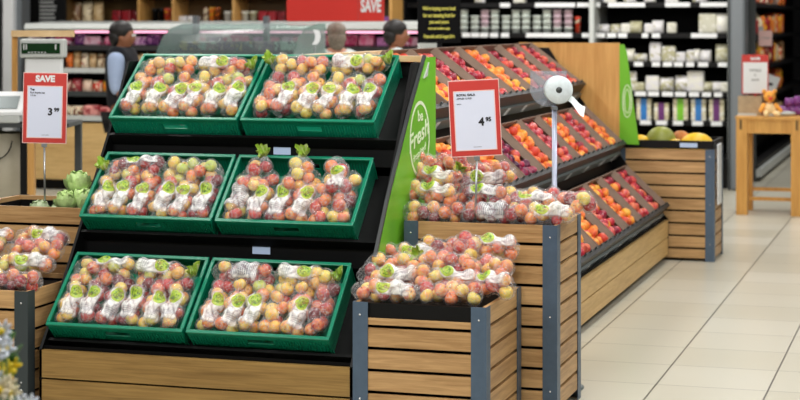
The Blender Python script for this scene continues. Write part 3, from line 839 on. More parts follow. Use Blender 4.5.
lettuce(78, 186, 8.33, .062, M['leaf'], 'topmost pale green lettuce leaning on the dark display frame')
lettuce(84, 203, 8.28, .060, M['leaf'], 'pale green lettuce low beside the dark display frame')
lettuce(66, 204, 8.25, .055, M['leaf'], 'pale green lettuce just behind the bin board')
lettuce(40, 212, 8.42, .050, M['cabbage'], 'pale cabbage at the foot of the SAVE sign pole')
lettuce(58, 215, 8.45, .046, M['cabbage'], 'small pale cabbage between sign pole and lettuces')

# ------------------------------------------------------------------ melons
def melon(px, d, z, R, sc, m, name, label, rz=0):
    X, Y = W(px, d); t = thing(name, label, 'fruit', (X, Y, z), rz, 'fruit on the far bin')
    b = MB(); b.ball((0, 0, R * sc[2]), R, 20, 14, 0, sc); b.build('rind', m, t)
    b = MB(); b.tube((R * sc[0] * .97, 0, R * sc[2]), (R * sc[0] + .02, 0, R * sc[2] + .008), .006, .004, 6); b.build('stalk', M['stem'], t)
melon(640, 12.75, .70, .085, (1.0, .8, .9), M['melon_yellow'], 'melon', 'yellow melon against the narrow green panel')
melon(661, 12.75, .70, .108, (1, 1, .98), M['melon_green'], 'melon', 'large round green melon in the middle of the far bin')
melon(674, 12.68, .70, .075, (1.2, .8, .85), M['melon_yellow'], 'melon', 'small yellow melon low beside the green melon', .3)
melon(681, 12.85, .70, .065, (1.45, .75, 1.35), M['pawpaw'], 'pawpaw', 'orange brown pawpaw behind the small yellow melon', 2.6)
melon(697, 12.70, .70, .092, (1.28, .85, .92), M['melon_yellow'], 'melon', 'long yellow melon at the blue-posted corner of the far bin')

# ------------------------------------------------------------------ people
def skin_mesh(joints, edges, mats, sub=2):
    me = bpy.data.meshes.new('body'); me.from_pydata([j[0] for j in joints], edges, [])
    o = bpy.data.objects.new('tmp', me); COL.objects.link(o)
    md = o.modifiers.new('skin', 'SKIN')
    if not me.skin_vertices: me.skin_vertices.new()
    for i, j in enumerate(joints):
        r = j[1]; me.skin_vertices[0].data[i].radius = (r, r) if not isinstance(r, tuple) else r
        me.skin_vertices[0].data[i].use_root = (i == 0)
    md.use_smooth_shade = True
    s = o.modifiers.new('sub', 'SUBSURF'); s.levels = sub; s.render_levels = sub
    dg = bpy.context.evaluated_depsgraph_get(); dg.update()
    res = bpy.data.meshes.new_from_object(o.evaluated_get(dg)); bpy.data.objects.remove(o)
    res.materials.clear()
    for m in mats: res.materials.append(m)
    for p in res.polygons: p.use_smooth = True
    return res
def person(label, loc, rz, hgt, skin, hair, top_m, leg_m, vest=None, arms=None, hair_long=False):
    """faces local -y"""
    s = hgt / 1.70
    t = thing('person', label, 'person', loc, rz); t.scale = (s, s, s)
    J = []; E = []
    def add(p, r, par=None):
        J.append((p, r))
        if par is not None: E.append((par, len(J) - 1))
        return len(J) - 1
    pel = add((0, 0, .92), (.135, .10)); wa = add((0, 0, 1.06), (.125, .092), pel); ch = add((0, .005, 1.26), (.145, .10), wa)
    sh = add((0, .01, 1.425), (.095, .075), ch); nk = add((0, .0, 1.475), .052, sh); hd0 = add((0, -.015, 1.535), (.066, .078), nk); hd = add((0, -.015, 1.60), (.074, .092), hd0); hd1 = add((0, .0, 1.66), (.055, .07), hd)
    add((0, -.115, 1.565), .012, hd0)
    for sx in (-1, 1): add((sx * .083, .005, 1.575), .014, hd0)
    arms = arms or {-1: [(-.19, .01, 1.38), (-.235, .0, 1.11), (-.235, -.10, .88)], 1: [(.19, .01, 1.38), (.235, .0, 1.11), (.235, -.10, .88)]}
    tops = [0, 1, 2, 3]; armi = {}
    for sx in (-1, 1):
        a = arms[sx]
        i0 = add(a[0], .056, sh); i1 = add(a[1], .043, i0); i2 = add(a[2], .029, i1); armi[sx] = (i0, i1, i2)
        d = (Vector(a[2]) - Vector(a[1])).normalized(); sd = d.cross(Vector((0, 0, 1)) if abs(d.z) < .9 else Vector((0, 1, 0))).normalized(); up = sd.cross(d)
        hp = Vector(a[2]) + d * .065; ip = add(hp[:], (.036, .022), i2)
        for q in range(4):
            f = hp + d * .02 + sd * (.026 * (q - 1.5) / 1.5); L_ = (.062, .074, .070, .054)[q]
            k1 = add((f + d * L_ * .5)[:], .009, ip); add((f + d * L_ * .9 + up * .02)[:], .007, k1)
        th = add((hp - d * .02 + sd * .045 + up * .01)[:], .010, ip); add((hp + d * .02 + sd * .062 + up * .02)[:], .008, th)
    legs = {}
    for sx in (-1, 1):
        k0 = add((sx * .085, 0, .86), .088, pel); k1 = add((sx * .095, -.01, .49), .06, k0); k2 = add((sx * .10, .015, .09), .042, k1); k3 = add((sx * .105, -.03, .04), .040, k2); add((sx * .11, -.15, .03), .030, k3); legs[sx] = (k0, k1, k2)
    link('body', skin_mesh(J, E, [skin]), t)
    def garment(name, idx, grow, m, cut=None, even=False):
        mp = {}; j2 = []; e2 = []
        for i in idx:
            mp[i] = len(j2); r = J[i][1]
            if even and isinstance(r, tuple): r = (max(r) - .012, max(r) - .012)
            r = (r[0] + grow, r[1] + grow) if isinstance(r, tuple) else (r + grow, r + grow); j2.append((J[i][0], r))
        for a, c in E:
            if a in mp and c in mp: e2.append((mp[a], mp[c]))
        if cut: j2, e2 = cut(j2, e2, mp)
        return link(name, skin_mesh(j2, e2, [m]), t)
    def shirtcut(j2, e2, mp):
        for sx in (-1, 1):
            i1 = armi[sx][1]; p = Vector(J[i1][0]); q = Vector(J[armi[sx][2]][0]); k = p.lerp(q, .12 if vest else .75)
            j2.append((k[:], (.046, .046))); e2.append((mp[i1], len(j2) - 1))
        return j2, e2
    if vest:
        for sx in (-1, 1):
            i0, i1, i2 = armi[sx]; k = Vector(J[i1][0]).lerp(Vector(J[i2][0]), .15)
            link('sleeve', skin_mesh([((J[i0][0][0] - sx * .03, J[i0][0][1], J[i0][0][2] + .065), (.066, .066)), (J[i0][0], (.084, .084)), (J[i1][0], (.060, .060)), (k[:], (.052, .052))], [(0, 1), (1, 2), (2, 3)], [top_m]), t)
        garment('collar', [sh, nk], .008, top_m)
    else: garment('shirt', [pel, wa, ch, sh] + [armi[x][0] for x in (-1, 1)] + [armi[x][1] for x in (-1, 1)], .014, top_m, shirtcut)
    def vestcut(j2, e2, mp):
        j2.append(((0, .008, 1.478), (.082, .082))); e2.append((mp[sh], len(j2) - 1))
        for sx in (-1, 1):
            j2.append(((sx * .155, .01, 1.415), (.088, .088))); e2.append((mp[sh], len(j2) - 1))
        return j2, e2
    if vest: garment('vest', [pel, wa, ch, sh], .034, vest, vestcut, True)
    garment('trousers', [pel] + [i for x in (-1, 1) for i in legs[x]], .016, leg_m)
    for sx in (-1, 1):
        b = MB(); b.ball((sx * .104, -.075, .042), 1, 12, 8, 0, (.05, .14, .044)); b.build('shoe', M['black'], t)
    b = MB(); b.ball((0, .018, 1.628), 1, 16, 12, 0, (.094, .106, .088)); b.ball((0, .052, 1.57), 1, 14, 10, 0, (.086, .07, .09))
    if hair_long:
        b.ball((0, .05, 1.525), 1, 14, 10, 0, (.074, .058, .08))
    b.build('hair', hair, t)
    for sx in (-1, 1):
        b = MB(); b.ball((sx * .031, -.098, 1.585), .012, 8, 6); b.build('eye', M['white'], t)
        b = MB(); b.ball((sx * .031, -.108, 1.585), .006, 8, 6); b.build('pupil', M['ink'], t)
    b = MB(); b.ball((0, -.096, 1.525), 1, 10, 6, 0, (.024, .008, .006)); b.build('mouth', flat('lips', (160, 80, 76), .5), t)
    return t
X, Y = W(123, 15.0)
person('person with dark hair in navy vest and light blue sleeves facing the meat shelves', (X, Y, 0), math.radians(100) , 1.65, M['skin_dark'], M['hair_dark'], M['blue_shirt'], M['trouser'], vest=M['vest'],
       arms={-1: [(-.185, .01, 1.375), (-.225, .0, 1.13), (-.20, -.24, .95)], 1: [(.19, .01, 1.36), (.23, -.02, 1.12), (.20, -.22, .95)]})
X, Y = W(336, 16.0)
person('grey haired person in white top seen from behind below the red banner', (X, Y, 0), math.radians(180 + 30), 1.635, M['skin'], M['hair_grey'], M['white_shirt'], M['trouser'], hair_long=True)
X, Y = W(397, 15.4)
person('dark haired person in white shirt between red banner and black notice', (X, Y, 0), math.radians(112), 1.66, M['skin_dark'], M['hair_dark'], M['white_shirt'], M['trouser'])

# ------------------------------------------------------------------ meat shelves along the back
Y0 = 15.95
xa, _ = WY(24, Y0); xb, _ = WY(418, Y0)
t = thing('chiller_cabinet', 'long open meat chiller with grey canopy and pale wood front panel', 'chiller', (xa, Y0, 0)); L = xb - xa
b = MB(); b.box(0, L, .78, .82, 0, 1.60); b.build('back_panel', M['black_soft'], t)
b = MB(); b.prism([(.0, 1.585), (.02, 1.635), (.80, 1.66), (.80, 1.60), (.06, 1.565)], 0, L, 'x'); b.build('canopy', M['grey_lt'], t)
b = MB(); b.box(0, L, .08, .78, 0, .09); b.box(.02, L - .02, .1, .76, .09, .66); b.build('plinth', M['black'], t)
b = MB(); b.box(0, L, -.02, .08, .105, .66)
for k in range(1, 4): b.box(L * k / 4 - .03, L * k / 4 + .03, -.026, -.02, .105, .66, 1)
b.build('front_panel', [M['pale_plank'], M['grey_lt']], t)
for k, (z, y) in enumerate(((.70, .0), (.93, .16), (1.16, .20), (1.385, .26))):
    b = MB(); b.box(0, L, y, .78, z, z + .02); b.box(0, L, y - .012, y, z - .015, z + .035, 1); b.build('shelf', [M['grey_mid'], M['charcoal'] if k % 2 else M['grey_lt']], t)
for k in (0, 1):
    b = MB(); x0 = k * (L - .03); b.prism([(.0, .66), (.10, 1.58), (.78, 1.6), (.78, .66)], x0, x0 + .03, 'x'); b.build('end_wall', M['grey_lt'], t)
b = MB(); b.box(.05, L - .05, .12, .16, 1.545, 1.562); b.build('lamp_tube', emit('rosy chiller tube', (255, 176, 206), 5.0), t)
def pack(name, cat, label, group, X, Y, Z, w, d, h, m, rz=0, shape='box', tiltx=0):
    if shape == 'box':
        key = (name, round(w, 3), round(d, 3), round(h, 3), m.name)
        if key not in KIDS:
            b = MB(); b.box(-w / 2, w / 2, -d / 2, d / 2, 0, h, bev=min(w, d, h) * .18); KIDS[key] = b.mesh(name, m)
    elif shape == 'bag':
        key = (name, 'bag', round(w, 3), round(h, 3), m.name)
        if key not in KIDS:
            b = MB(); vs = []; fs = []
            for i in range(7):
                v = i / 6; th = d / 2 * math.sin(PI * min(1, .12 + v * .86)) + .004
                for k in range(12):
                    a = 2 * PI * k / 12; vs.append((w / 2 * math.copysign(abs(math.cos(a)) ** .6, math.cos(a)), th * math.sin(a), h * v))
            for i in range(6):
                for k in range(12): fs.append((i * 12 + k, i * 12 + (k + 1) % 12, (i + 1) * 12 + (k + 1) % 12, (i + 1) * 12 + k))
            fs += [list(range(12)), list(range(72, 84))]
            b.add(vs, fs, 0, True); KIDS[key] = b.mesh(name, m)
    else:
        key = (name, 'tub', round(w, 3), round(h, 3), m.name)
        if key not in KIDS:
            b = MB(); r = w / 2; b.lathe([(r * .82, 0), (r * .96, h * .8), (r * 1.04, h * .81), (r * 1.04, h * .97), (r * .95, h)], 16); KIDS[key] = b.mesh(name, m)
    o = link(name, KIDS[key]); o.location = (X, Y, Z); o.rotation_euler = (tiltx, 0, rz)
    return tag(o, label, cat, group)
rp = random.Random(21)
XA = xa
x = xa + .10; k = 0
while x < xb - .1:
    w = rp.choice((.12, .15, .18))
    pack('meat_tray', 'packaged meat', '%s pack along the top shelf of the meat chiller' % ORD[k % len(ORD)], 'packs on the top chiller shelf', x, Y0 + .40, 1.406, w, .14, rp.choice((.09, .115)), M['pack_pink'] if rp.random() < .6 else M['pack_violet'], 0, 'box', -.25); x += w + .015; k += 1
for r, (z, yy, m, hh, sh_) in enumerate(((1.181, .33, M['pack_tan'], .17, 'bag'), (.951, .28, M['pack_meat'], .13, 'bag'), (.721, .15, M['pack_meat'], .10, 'box'))):
    x = xa + .33; k = 0
    while x < xa + 1.75:
        w = (.075, .10, .16)[r]
        pack('meat_pack', 'packaged meat', '%s pack on the %s chiller shelf near the SAVE sign' % (ORD[k], ('second', 'third', 'lowest')[r]), 'packs on the %s chiller shelf' % ('second', 'third', 'lowest')[r], x, Y0 + yy, z, w, w * .8, hh * rp.uniform(.85, 1.1), m if rp.random() < .7 else M['pack_warm'], rp.uniform(-.15, .15), sh_); x += w + .012; k += 1

# wooden shelf unit behind it
Y1 = 17.6
xa, _ = WY(64, Y1); xb, _ = WY(392, Y1); L = xb - xa
t = thing('wooden_shelf_unit', 'brown wooden shelf unit of groceries above the meat chiller', 'shelf unit', (xa, Y1, 0))
b = MB(); b.box(0, L, .38, .40, 0, 2.25); b.build('back_board', M['brown_wood'], t)
div = [0, .70 + .17, 1.27, L * .5 + .1, L * .72, L - .03]
for q in div:
    b = MB(); b.box(q, q + .03, 0, .38, 0, 2.25); b.build('upright', M['oak_up'] if q else M['brown_wood'], t)
for z in (.35, .80, 1.20, 1.605, 1.93, 2.23):
    b = MB(); b.box(0, L, .01, .38, z - .025, z); b.build('shelf', M['brown_wood'], t)
def on_unit(name, cat, label, px0, px1, n, h, m, shape='box', y=.18, gap=.9, group=None, z=1.606):
    xs0, _ = WY(px0, Y1 + y); xs1, _ = WY(px1, Y1 + y); st = (xs1 - xs0) / n
    for k in range(n):
        lab = label if n == 1 else label.replace('#', ORD[k])
        pack(name, cat, lab, group, xs0 + st * (k + .5), Y1 + y, z, st * gap, min(.2, st * gap), h, m, 0, shape)
on_unit('grocery_bag', 'grocery', '# pale printed bag from the black poster, top wooden shelf', 72, 104, 3, .27, M['pack_tan'], 'bag', group='bags on the wooden shelf')
on_unit('gift_box', 'grocery', '# dark red box above the person in the vest', 113, 143, 3, .17, M['pack_red'], group='red boxes on the wooden shelf')
on_unit('bottle', 'bottle', '# dark bottle beside the wooden upright on the top shelf', 152, 165, 2, .19, M['black'], 'tub', group='dark bottles')
on_unit('jar', 'jar', '# orange jar in front of the shelf board', 164, 172, 1, .19, M['pack_warm'], 'tub', group='jars on the wooden shelf')
on_unit('carton', 'grocery', '# low white carton on the wooden shelf', 177, 200, 2, .11, M['pack_white'], group='white cartons')
on_unit('jar', 'jar', '# amber jar stacked above the white cartons', 203, 221, 3, .20, M['pack_warm'], 'tub', group='amber jars')
on_unit('jar', 'jar', '# white topped jar over the glass counter', 224, 258, 4, .16, M['pack_white'], 'tub', group='white topped jars')
on_unit('gift_box', 'grocery', '# red box beside the red banner', 259, 287, 3, .16, M['pack_red'], group='red boxes beside the banner')
on_unit('grocery_bag', 'grocery', 'violet light tinted pack beyond the red banner', 384, 391, 1, .1, M['pack_violet'])

# black poster with grey print
X, d = WY(44, 17.5)
t = thing('poster', 'black poster with grey lines of print beside the white column', 'poster', (X, 17.5, 1.60), 0)
b = MB(); b.box(-.26, .26, -.012, .012, 0, .72, bev=.003); b.build('board', M['black'], t)
b = MB(); b.box(-.26, -.25, .012, .03, -1.6, .7); b.box(.25, .26, .012, .03, -1.6, .7); b.build('stand', M['black'], t)
b = MB()
for k in range(7): b.box(-.05, -.05 + rp.uniform(.16, .22), -.0135, -.0125, .04 + k * .042, .064 + k * .042)
b.build('print', M['ink_grey'], t)

# red hanging banner
X, d = WY(335, 14.8); xl, _ = WY(287, 14.8); xr, _ = WY(384, 14.8)
t = thing('hanging_sign', 'wide red hanging banner with white SAVE at one end', 'sign', (xl, 14.8, 1.655)); L = xr - xl
b = MB(); b.box(0, L, -.012, .012, 0, .42, bev=.003); b.build('board', M['red_sign'], t)
b = MB(); b.box(L * .735, L * .75, -.0135, -.0125, .0, .42); b.box(L - .012, L - .004, -.0135, -.0125, 0, .42); b.build('stripe', M['red_frame'], t)
text_obj('lettering', 'SAVE', .15, M['white'], t, facing((L * .872, -.0145, .13)), sx=.55, bold=.006)
b = MB(); b.tube((.1, 0, .42), (.1, 0, 1.7), .004); b.tube((L - .1, 0, .42), (L - .1, 0, 1.7), .004); b.build('hanging_cable', M['steel'], t)

# glass deli counter
Y2 = 13.1
xa, _ = WY(152, Y2); xb, _ = WY(290, Y2); L = xb - xa
t = thing('deli_counter', 'curved glass deli counter with rosy trays behind the apple display', 'counter', (xa, Y2, 0))
b = MB(); b.box(0, L, .05, .85, 0, 1.14); b.build('cabinet', M['grey_lt'], t)
b = MB(); b.box(.02, L - .02, .30, .82, 1.405, 1.418); b.box(.02, L - .02, .08, .82, 1.14, 1.16); b.build('shelf', M['black'], t)
prof = [(.02, 1.14), (.03, 1.28), (.09, 1.42), (.20, 1.53), (.36, 1.60), (.60, 1.635), (.84, 1.64)]
b = MB(); vs = [(x, p[0], p[1]) for p in prof for x in (0, L)]; fs = [(2 * i, 2 * i + 1, 2 * i + 3, 2 * i + 2) for i in range(len(prof) - 1)]
vs2 = [(x, p[0] + .006, p[1] - .006) for p in prof for x in (0, L)]; o_ = len(vs)
fs += [tuple(o_ + q for q in f) for f in fs]; b.add(vs + vs2, fs, 0, True)
b.build('curved_glass', M['glass'], t)
for k in (0, 1):
    b = MB(); b.prism(prof + [(.84, 1.14)], k * (L - .006), k * (L - .006) + .006, 'x'); b.build('glass_end', M['glass'], t)
b = MB(); b.box(0, L, .82, .86, 1.14, 1.17)
for q in (0, L * .54): b.box(q, q + .04, .80, .86, 1.14, 1.70)
b.build('rear_frame', M['grey_mid'], t)
k = 0; x = xa + .12
while x < xb - .08:
    pack('deli_tray', 'deli tray', '%s deli tray on the upper shelf behind curved glass' % ORD[k], 'deli trays', x, Y2 + .55, 1.419, .15, .26, .075, M['pack_deli'], 0, 'box', 0); k += 1; x += .165
x, d = W(283, 14.2)
t = thing('paper_flag', 'bright white curled paper at the end of the glass counter', 'paper', (xb + .03, Y2 + .3, 0))
b = MB(); vs = []; fs = []
for k in range(9):
    a = -.9 + 1.8 * k / 8
    for dz in (0, .05): vs.append((.04 * math.cos(a) * 1.6, .03 * k / 8 + dz * .2, 1.53 + .075 * math.sin(a)) if dz == 0 else (.04 * math.cos(a) * 1.6 + .045, .03 * k / 8, 1.53 + .075 * math.sin(a)))
for k in range(8): fs.append((2 * k, 2 * k + 1, 2 * k + 3, 2 * k + 2))
b.add(vs, fs, 0, True); b.build('paper', M['white'], t)
b = MB(); b.tube((.06, .015, 0), (.06, .015, 1.46), .006); b.build('pole', M['steel'], t)

# ------------------------------------------------------------------ scale station
d = 11.0; k_ = d / F
X, Y = W(30, d)
t = thing('packing_table', 'wooden weighing table with overhead frame behind the SAVE sign', 'table', (X, Y, 0), TH)
b = MB()
b.box(-.155, -.125, .20, .235, 1.03, 1.558); b.build('post', M['table_wood'], t)
b = MB(); b.box(-.06, -.02, 0, .04, 0, 1.04); b.build('post', M['black'], t)
b = MB(); b.box(-.012, .028, -.02, .04, 0, .93); b.build('post', M['oak_up'], t)
b = MB(); b.box(-.155, .23, .18, .24, 1.558, 1.598); b.build('top_bar', M['oak_top'], t)
b = MB(); b.box(-.45, .24, -.02, .198, 1.005, 1.03); b.box(-.45, .24, .198, .45, 1.005, 1.03); b.box(.2, .24, .40, .45, 0, 1.005); b.box(-.45, -.41, .40, .45, 0, 1.005); b.build('table_top', M['charcoal'], t)
t = thing('scale', 'white counter scale with dark green display under the wooden bar', 'scale', (X, Y, 1.03), TH)
b = MB(); b.box(-.075, .20, .05, .16, .40, .515, bev=.012); b.build('display_housing', M['grey_lt'], t)
b = MB(); b.box(-.062, .175, .046, .0505, .425, .49); b.build('screen', M['lcd'], t)
b = MB()
for q in (-.05, -.035, .145): b.box(q, q + .006, .0448, .0458, .45, .482)
for q in range(6): b.box(-.02 + q * .02, -.012 + q * .02, .0448, .0458, .43, .437)
b.build('digits', M['white'], t)
b = MB(); b.box(-.05, .18, .08, .14, .001, .40, bev=.01); b.build('column', M['white'], t)
b = MB(); b.box(-.30, -.06, -.02, .17, .001, .05, bev=.01); b.build('platform', M['grey_lt'], t)
b = MB(); b.prism([(-.02, .05), (-.02, .07), (.14, .19), (.14, .05)], -.30, -.045, 'x'); b.build('keypad', M['white'], t)
kp = T((0, -.02, .071)) @ Matrix.Rotation(math.atan2(.12, .16), 4, 'X')
b = MB(); b.box(-.24, -.08, .03, .15, .0, .004, 0, kp); b.build('keys', M['rail'], t)
X, Y = W(5, 11.22)
t = thing('waste_bin', 'beige round bin with a wire handle under the weighing table', 'bin', (X, Y, 0))
b = MB(); b.lathe([(.11, 0), (.125, .6), (.128, .66), (.13, .96), (.12, .965), (.115, .7)], 24); b.build('tub', flat('beige plastic', (176, 168, 146), .5, 0, .1, 5), t)
b = MB(); b.path([(.12 * math.cos(a), -.128 - .01 * math.sin(a), .92 - .12 * math.sin(a)) for a in [PI * k / 10 for k in range(11)]], .004); b.build('handle', M['black'], t)

# ------------------------------------------------------------------ black notice with yellow print
X, Y = W(439, 13.2)
t = thing('notice_board', 'black notice with five lines of yellow print behind the oak cap board', 'sign', (X, Y, 0), TH)
zb = ZZ(43, 13.2); w2 = .158; h2 = .36
b = MB(); b.box(-w2, w2, -.01, .01, zb, zb + h2, bev=.002); b.build('board', M['black_soft'], t)
b = MB(); b.box(-.015, .015, .011, .03, .02, zb + .2); b.lathe([(.14, 0), (.14, .012), (.02, .02)], 20, 0, T((0, .02, 0))); b.build('stand', M['black'], t)
for s, py, sz, sx in (("We're buying more local", 8.5, .036, .66), ('for our amazing fruit for', 15.5, .036, .66), ('you and yours', 22, .034, .72), ('terms and conditions apply', 28.5, .020, .72), ('Prices valid until 26 August 2016', 36.5, .034, .50)):
    text_obj('lettering', s, sz, M['yellow_print'], t, facing((0, -.0118, ZZ(py, 13.2))), sx=sx, bold=.0012)

# ------------------------------------------------------------------ dairy chiller
Y3 = 18.0
xa, _ = WY(400, Y3); xm, _ = WY(591, Y3); xb, _ = WY(733, Y3); L = xb - xa
t = thing('chiller_cabinet', 'tall black open dairy chiller behind the peaches and melons', 'chiller', (xa, Y3, 0))
b = MB(); b.box(0, L, .75, .80, 0, 2.5); b.build('back_panel', M['black_soft'], t)
b = MB(); b.box(0, L, 0, .75, 0, .30); b.build('plinth', M['black'], t)
SZ = [.655, .945, 1.245, 1.535, 1.845, 2.15]
for z in SZ:
    b = MB(); b.box(0, L, .14, .75, z - .02, z); b.box(0, L, .125, .14, z - .045, z + .004, 1); b.build('shelf', [M['black'], M['black']], t)
for q, m in ((xm - xa - .02, M['grey_lt']), (L - .055, M['grey_lt']), (0, M['black'])):
    b = MB(); b.box(q, q + .05, .0, .75, 0, 2.5, bev=.006); b.build('upright', m, t)
b = MB(); b.box(0, L, 0, .75, 2.46, 2.5); b.build('canopy', M['black'], t)
def rail_labels(z, spans):
    for p0, p1 in spans:
        a, _ = WY(p0, Y3 + .12); c, _ = WY(p1, Y3 + .12)
        b = MB(); b.box(a - xa, c - xa, .119, .124, z - .043, z + .002); b.build('price_label', M['white'], t)
rail_labels(1.535, [(462, 470), (471, 479), (480, 488), (490, 498), (501, 509), (526, 572), (582, 594), (592, 605), (607, 616), (618, 627), (642, 648), (652, 660), (691, 717)])
rail_labels(1.845, [(500, 510), (535, 575), (577, 600), (608, 645), (665, 690), (700, 727)])
rail_labels(1.245, [(634, 643), (652, 660), (663, 672), (674, 683), (686, 694), (698, 708), (718, 727)])
rail_labels(.945, [(635, 646), (648, 659), (662, 673), (675, 686), (689, 699), (702, 711), (714, 722)])
rail_labels(.655, [(640, 651), (656, 667), (673, 683), (692, 703), (711, 722)])
st = [(464, 4), (475, 3), (485, 4), (495, 4), (506, 3), (516, 4), (526, 4), (537, 3), (547, 4), (557.5, 4), (568.5, 4)]
for k, (px, n) in enumerate(st):
    X, d = WY(px, Y3 + .24)
    for j in range(n):
        pack('tub', 'tub', 'white dairy tub, %s stack from the black notice, %s up' % (ORD[k], ORD[j]), 'stacked dairy tubs', X, Y3 + .24, 1.536 + j * .0605, .092, .092, .06, M['tub_pink'] if (px > 550 or px == 485) and j > 0 else M['tub'], 0, 'tub')
X, d = WY(578, Y3 + .24); pack('jar', 'jar', 'amber jar at the end of the dairy tubs', None, X, Y3 + .24, 1.536, .06, .06, .17, M['pack_warm'], 0, 'tub')
rows = [(1.536, [(604, .12, .09), (616, .10, .09), (626, .10, .10), (636, .13, .12), (649, .09, .10), (658, .12, .13), (672, .10, .11), (708, .18, .20), (722, .12, .20)], 'second'),
        (1.246, [(629, .12, .13), (641, .13, .08), (656, .12, .20), (669, .14, .16), (681, .10, .10), (691, .08, .12), (697, .07, .13), (706, .11, .12), (722, .13, .18)], 'third'),
        (.946, [(632, .10, .20), (640, .11, .09), (653, .14, .16), (667, .14, .14), (682, .14, .16), (696, .17, .21), (708, .09, .10), (717, .09, .10), (725, .08, .10)], 'fourth'),
        (1.846, [(610, .13, .05), (630, .13, .05), (650, .12, .05), (672, .13, .05), (700, .15, .05), (480, .12, .05), (520, .12, .05)], 'top')]
for z, its, nm in rows:
    for k, (px, w, h) in enumerate(its):
        X, d = WY(px, Y3 + .26)
        pack('cheese_pack', 'packaged food', '%s pale pack along the %s shelf of the dairy chiller' % (ORD[k], nm), 'packs on the %s dairy shelf' % nm, X, Y3 + .26, z, w, .09, h, M['pack_white'], rp.uniform(-.2, .2), rp.choice(('bag', 'box')))
cols = [('blue_pk', 'blue'), ('purple_pk', 'plum'), ('green_pk', 'lime'), ('blue_pk', 'bright blue'), ('purple_pk', 'dark plum')]
for k, px in enumerate((644.5, 662, 681, 699, 717)):
    X, d = WY(px, Y3 + .25); n = 5 if k != 1 else 4
    for j in range(n):
        key = ('sleeve', cols[k][0])
        o = thing('yoghurt_pack', 'cream pack with %s sleeve, %s up, %s stack behind the melons' % (cols[k][1], ORD[j], ORD[k]), 'packaged food', (X, Y3 + .25, .656 + j * .044), 0, 'sleeved packs behind the melons')
        b = MB(); b.box(-.075, .075, -.05, .05, 0, .042, bev=.008)
        link('carton', KIDS.setdefault('carton_me', b.mesh('carton', M['dairy'])), o)
        b = MB(); b.box(-.032, .032, -.0515, .0515, -.0005, .0428); 
        if key not in KIDS: KIDS[key] = b.mesh('sleeve', M[cols[k][0]])
        link('sleeve', KIDS[key], o)

# grey column beside the chiller
xp, _ = WY(737.5, Y3 - .2)
b = MB(); b.box(xp - .075, xp + .075, Y3 - .2, Y3 + .1, 0, 3.4, bev=.03); b.box(xp - .10, xp - .08, Y3 - .16, Y3 + .1, 0, 3.4, 1)
struct(b.build('trim_2', [M['grey_mid'], M['charcoal']]))
t = thing('bumper_rail', 'pale curved bumper at the foot of the dairy chiller', 'bumper', (xb - .18, Y3 - .30, 0))
b = MB(); b.path([(-.45, .25, .30), (.02, .25, .30), (.06, .22, .30), (.06, .05, .30)], .035, 12); b.build('bar', M['grey_lt'], t)
b = MB(); b.tube((-.4, .25, 0), (-.4, .25, .30), .02); b.tube((.06, .05, 0), (.06, .05, .30), .02); b.build('leg', M['grey_mid'], t)
# violet tickets strip on the upright
for k, py in enumerate((6, 23, 41, 60, 72)):
    b = MB(); z = ZZ(py, 18.0); b.box(xb - .01, xb + .012, Y3 - .022, Y3 - .002, z - .05, z + .03)
    tag(b.build('shelf_talker', M['pack_violet']), '%s pink tag from the top on the chiller upright' % ORD[k], 'tag', 'pink tags on the upright')

# ------------------------------------------------------------------ wooden table
d = 15.4; X, Y = W(736, d)
t = thing('side_table', 'square golden wooden table in the aisle beside the grey column', 'table', (X, Y, 0), 0)
tw, td, th = .555, .50, .845
for (x0, y0) in ((0, 0), (tw - .095, 0), (0, td - .095), (tw - .095, td - .095)):
    b = MB(); b.box(x0, x0 + .095, y0, y0 + .095, 0, th - .03, bev=.004); b.build('leg', M['table_wood'], t)
b = MB(); b.box(-.005, tw + .005, -.005, td + .005, th - .03, th, bev=.004); b.build('table_top', M['table_wood'], t)
b = MB()
b.box(.095, tw - .095, .012, .04, th - .145, th - .03); b.box(.095, tw - .095, td - .04, td - .012, th - .145, th - .03); b.box(.012, .04, .095, td - .095, th - .145, th - .03); b.box(tw - .04, tw - .012, .095, td - .095, th - .145, th - .03)
b.build('apron', M['table_wood'], t)
b = MB()
for q in (.03, tw - .055): b.box(q, q + .02, -.003, .0, th - .115, th - .03)
b.build('joint_inlay', M['brown_wood'], t)
b = MB(); b.box(.03, .06, .095, td - .095, .10, .14); b.box(tw - .06, tw - .03, .095, td - .095, .10, .14); b.box(.06, tw - .06, td / 2 - .015, td / 2 + .015, .105, .135); b.box(.095, tw - .095, td - .05, td - .02, .17, .20); b.build('stretcher', M['table_wood'], t)
TX, TY = X, Y
def on_table(px): 
    return WY(px, TY + .15)[0]
t = thing('wooden_crate', 'tan wooden crate on the side table under the price stand', 'crate', (on_table(750), TY + .22, th))
b = MB(); 
for (x0, x1, y0, y1) in ((-.10, .10, -.10, -.085), (-.10, .10, .085, .10), (-.10, -.085, -.085, .085), (.085, .10, -.085, .085)): b.box(x0, x1, y0, y1, 0, .165)
b.box(-.085, .085, -.085, .085, 0, .012); b.build('box', flat('weathered wood', (172, 150, 118), .7, 0, .12, 20), t)
b = MB(); b.box(-.1, .06, -.118, -.102, 0, .02); b.build('card', M['grey_lt'], t)
t = thing('price_stand', 'red framed white price stand on the tan crate', 'price sign', (on_table(754.5), TY + .20, th + .012), TH)
b = MB(); z0 = .17; b.box(-.115, .115, -.006, .006, z0, z0 + .34, bev=.003); b.box(-.09, .09, -.03, .03, 0, .008); b.box(-.01, .01, -.005, .005, .008, z0); b.build('frame', M['red_frame'], t)
b = MB(); b.box(-.105, .105, -.008, -.006, z0 + .008, z0 + .275); p = b.build('paper', M['white'], t)
text_obj('lettering', 'SAVE', .03, M['white'], t, facing((0, -.0085, z0 + .305)), sx=1.2, bold=.002)
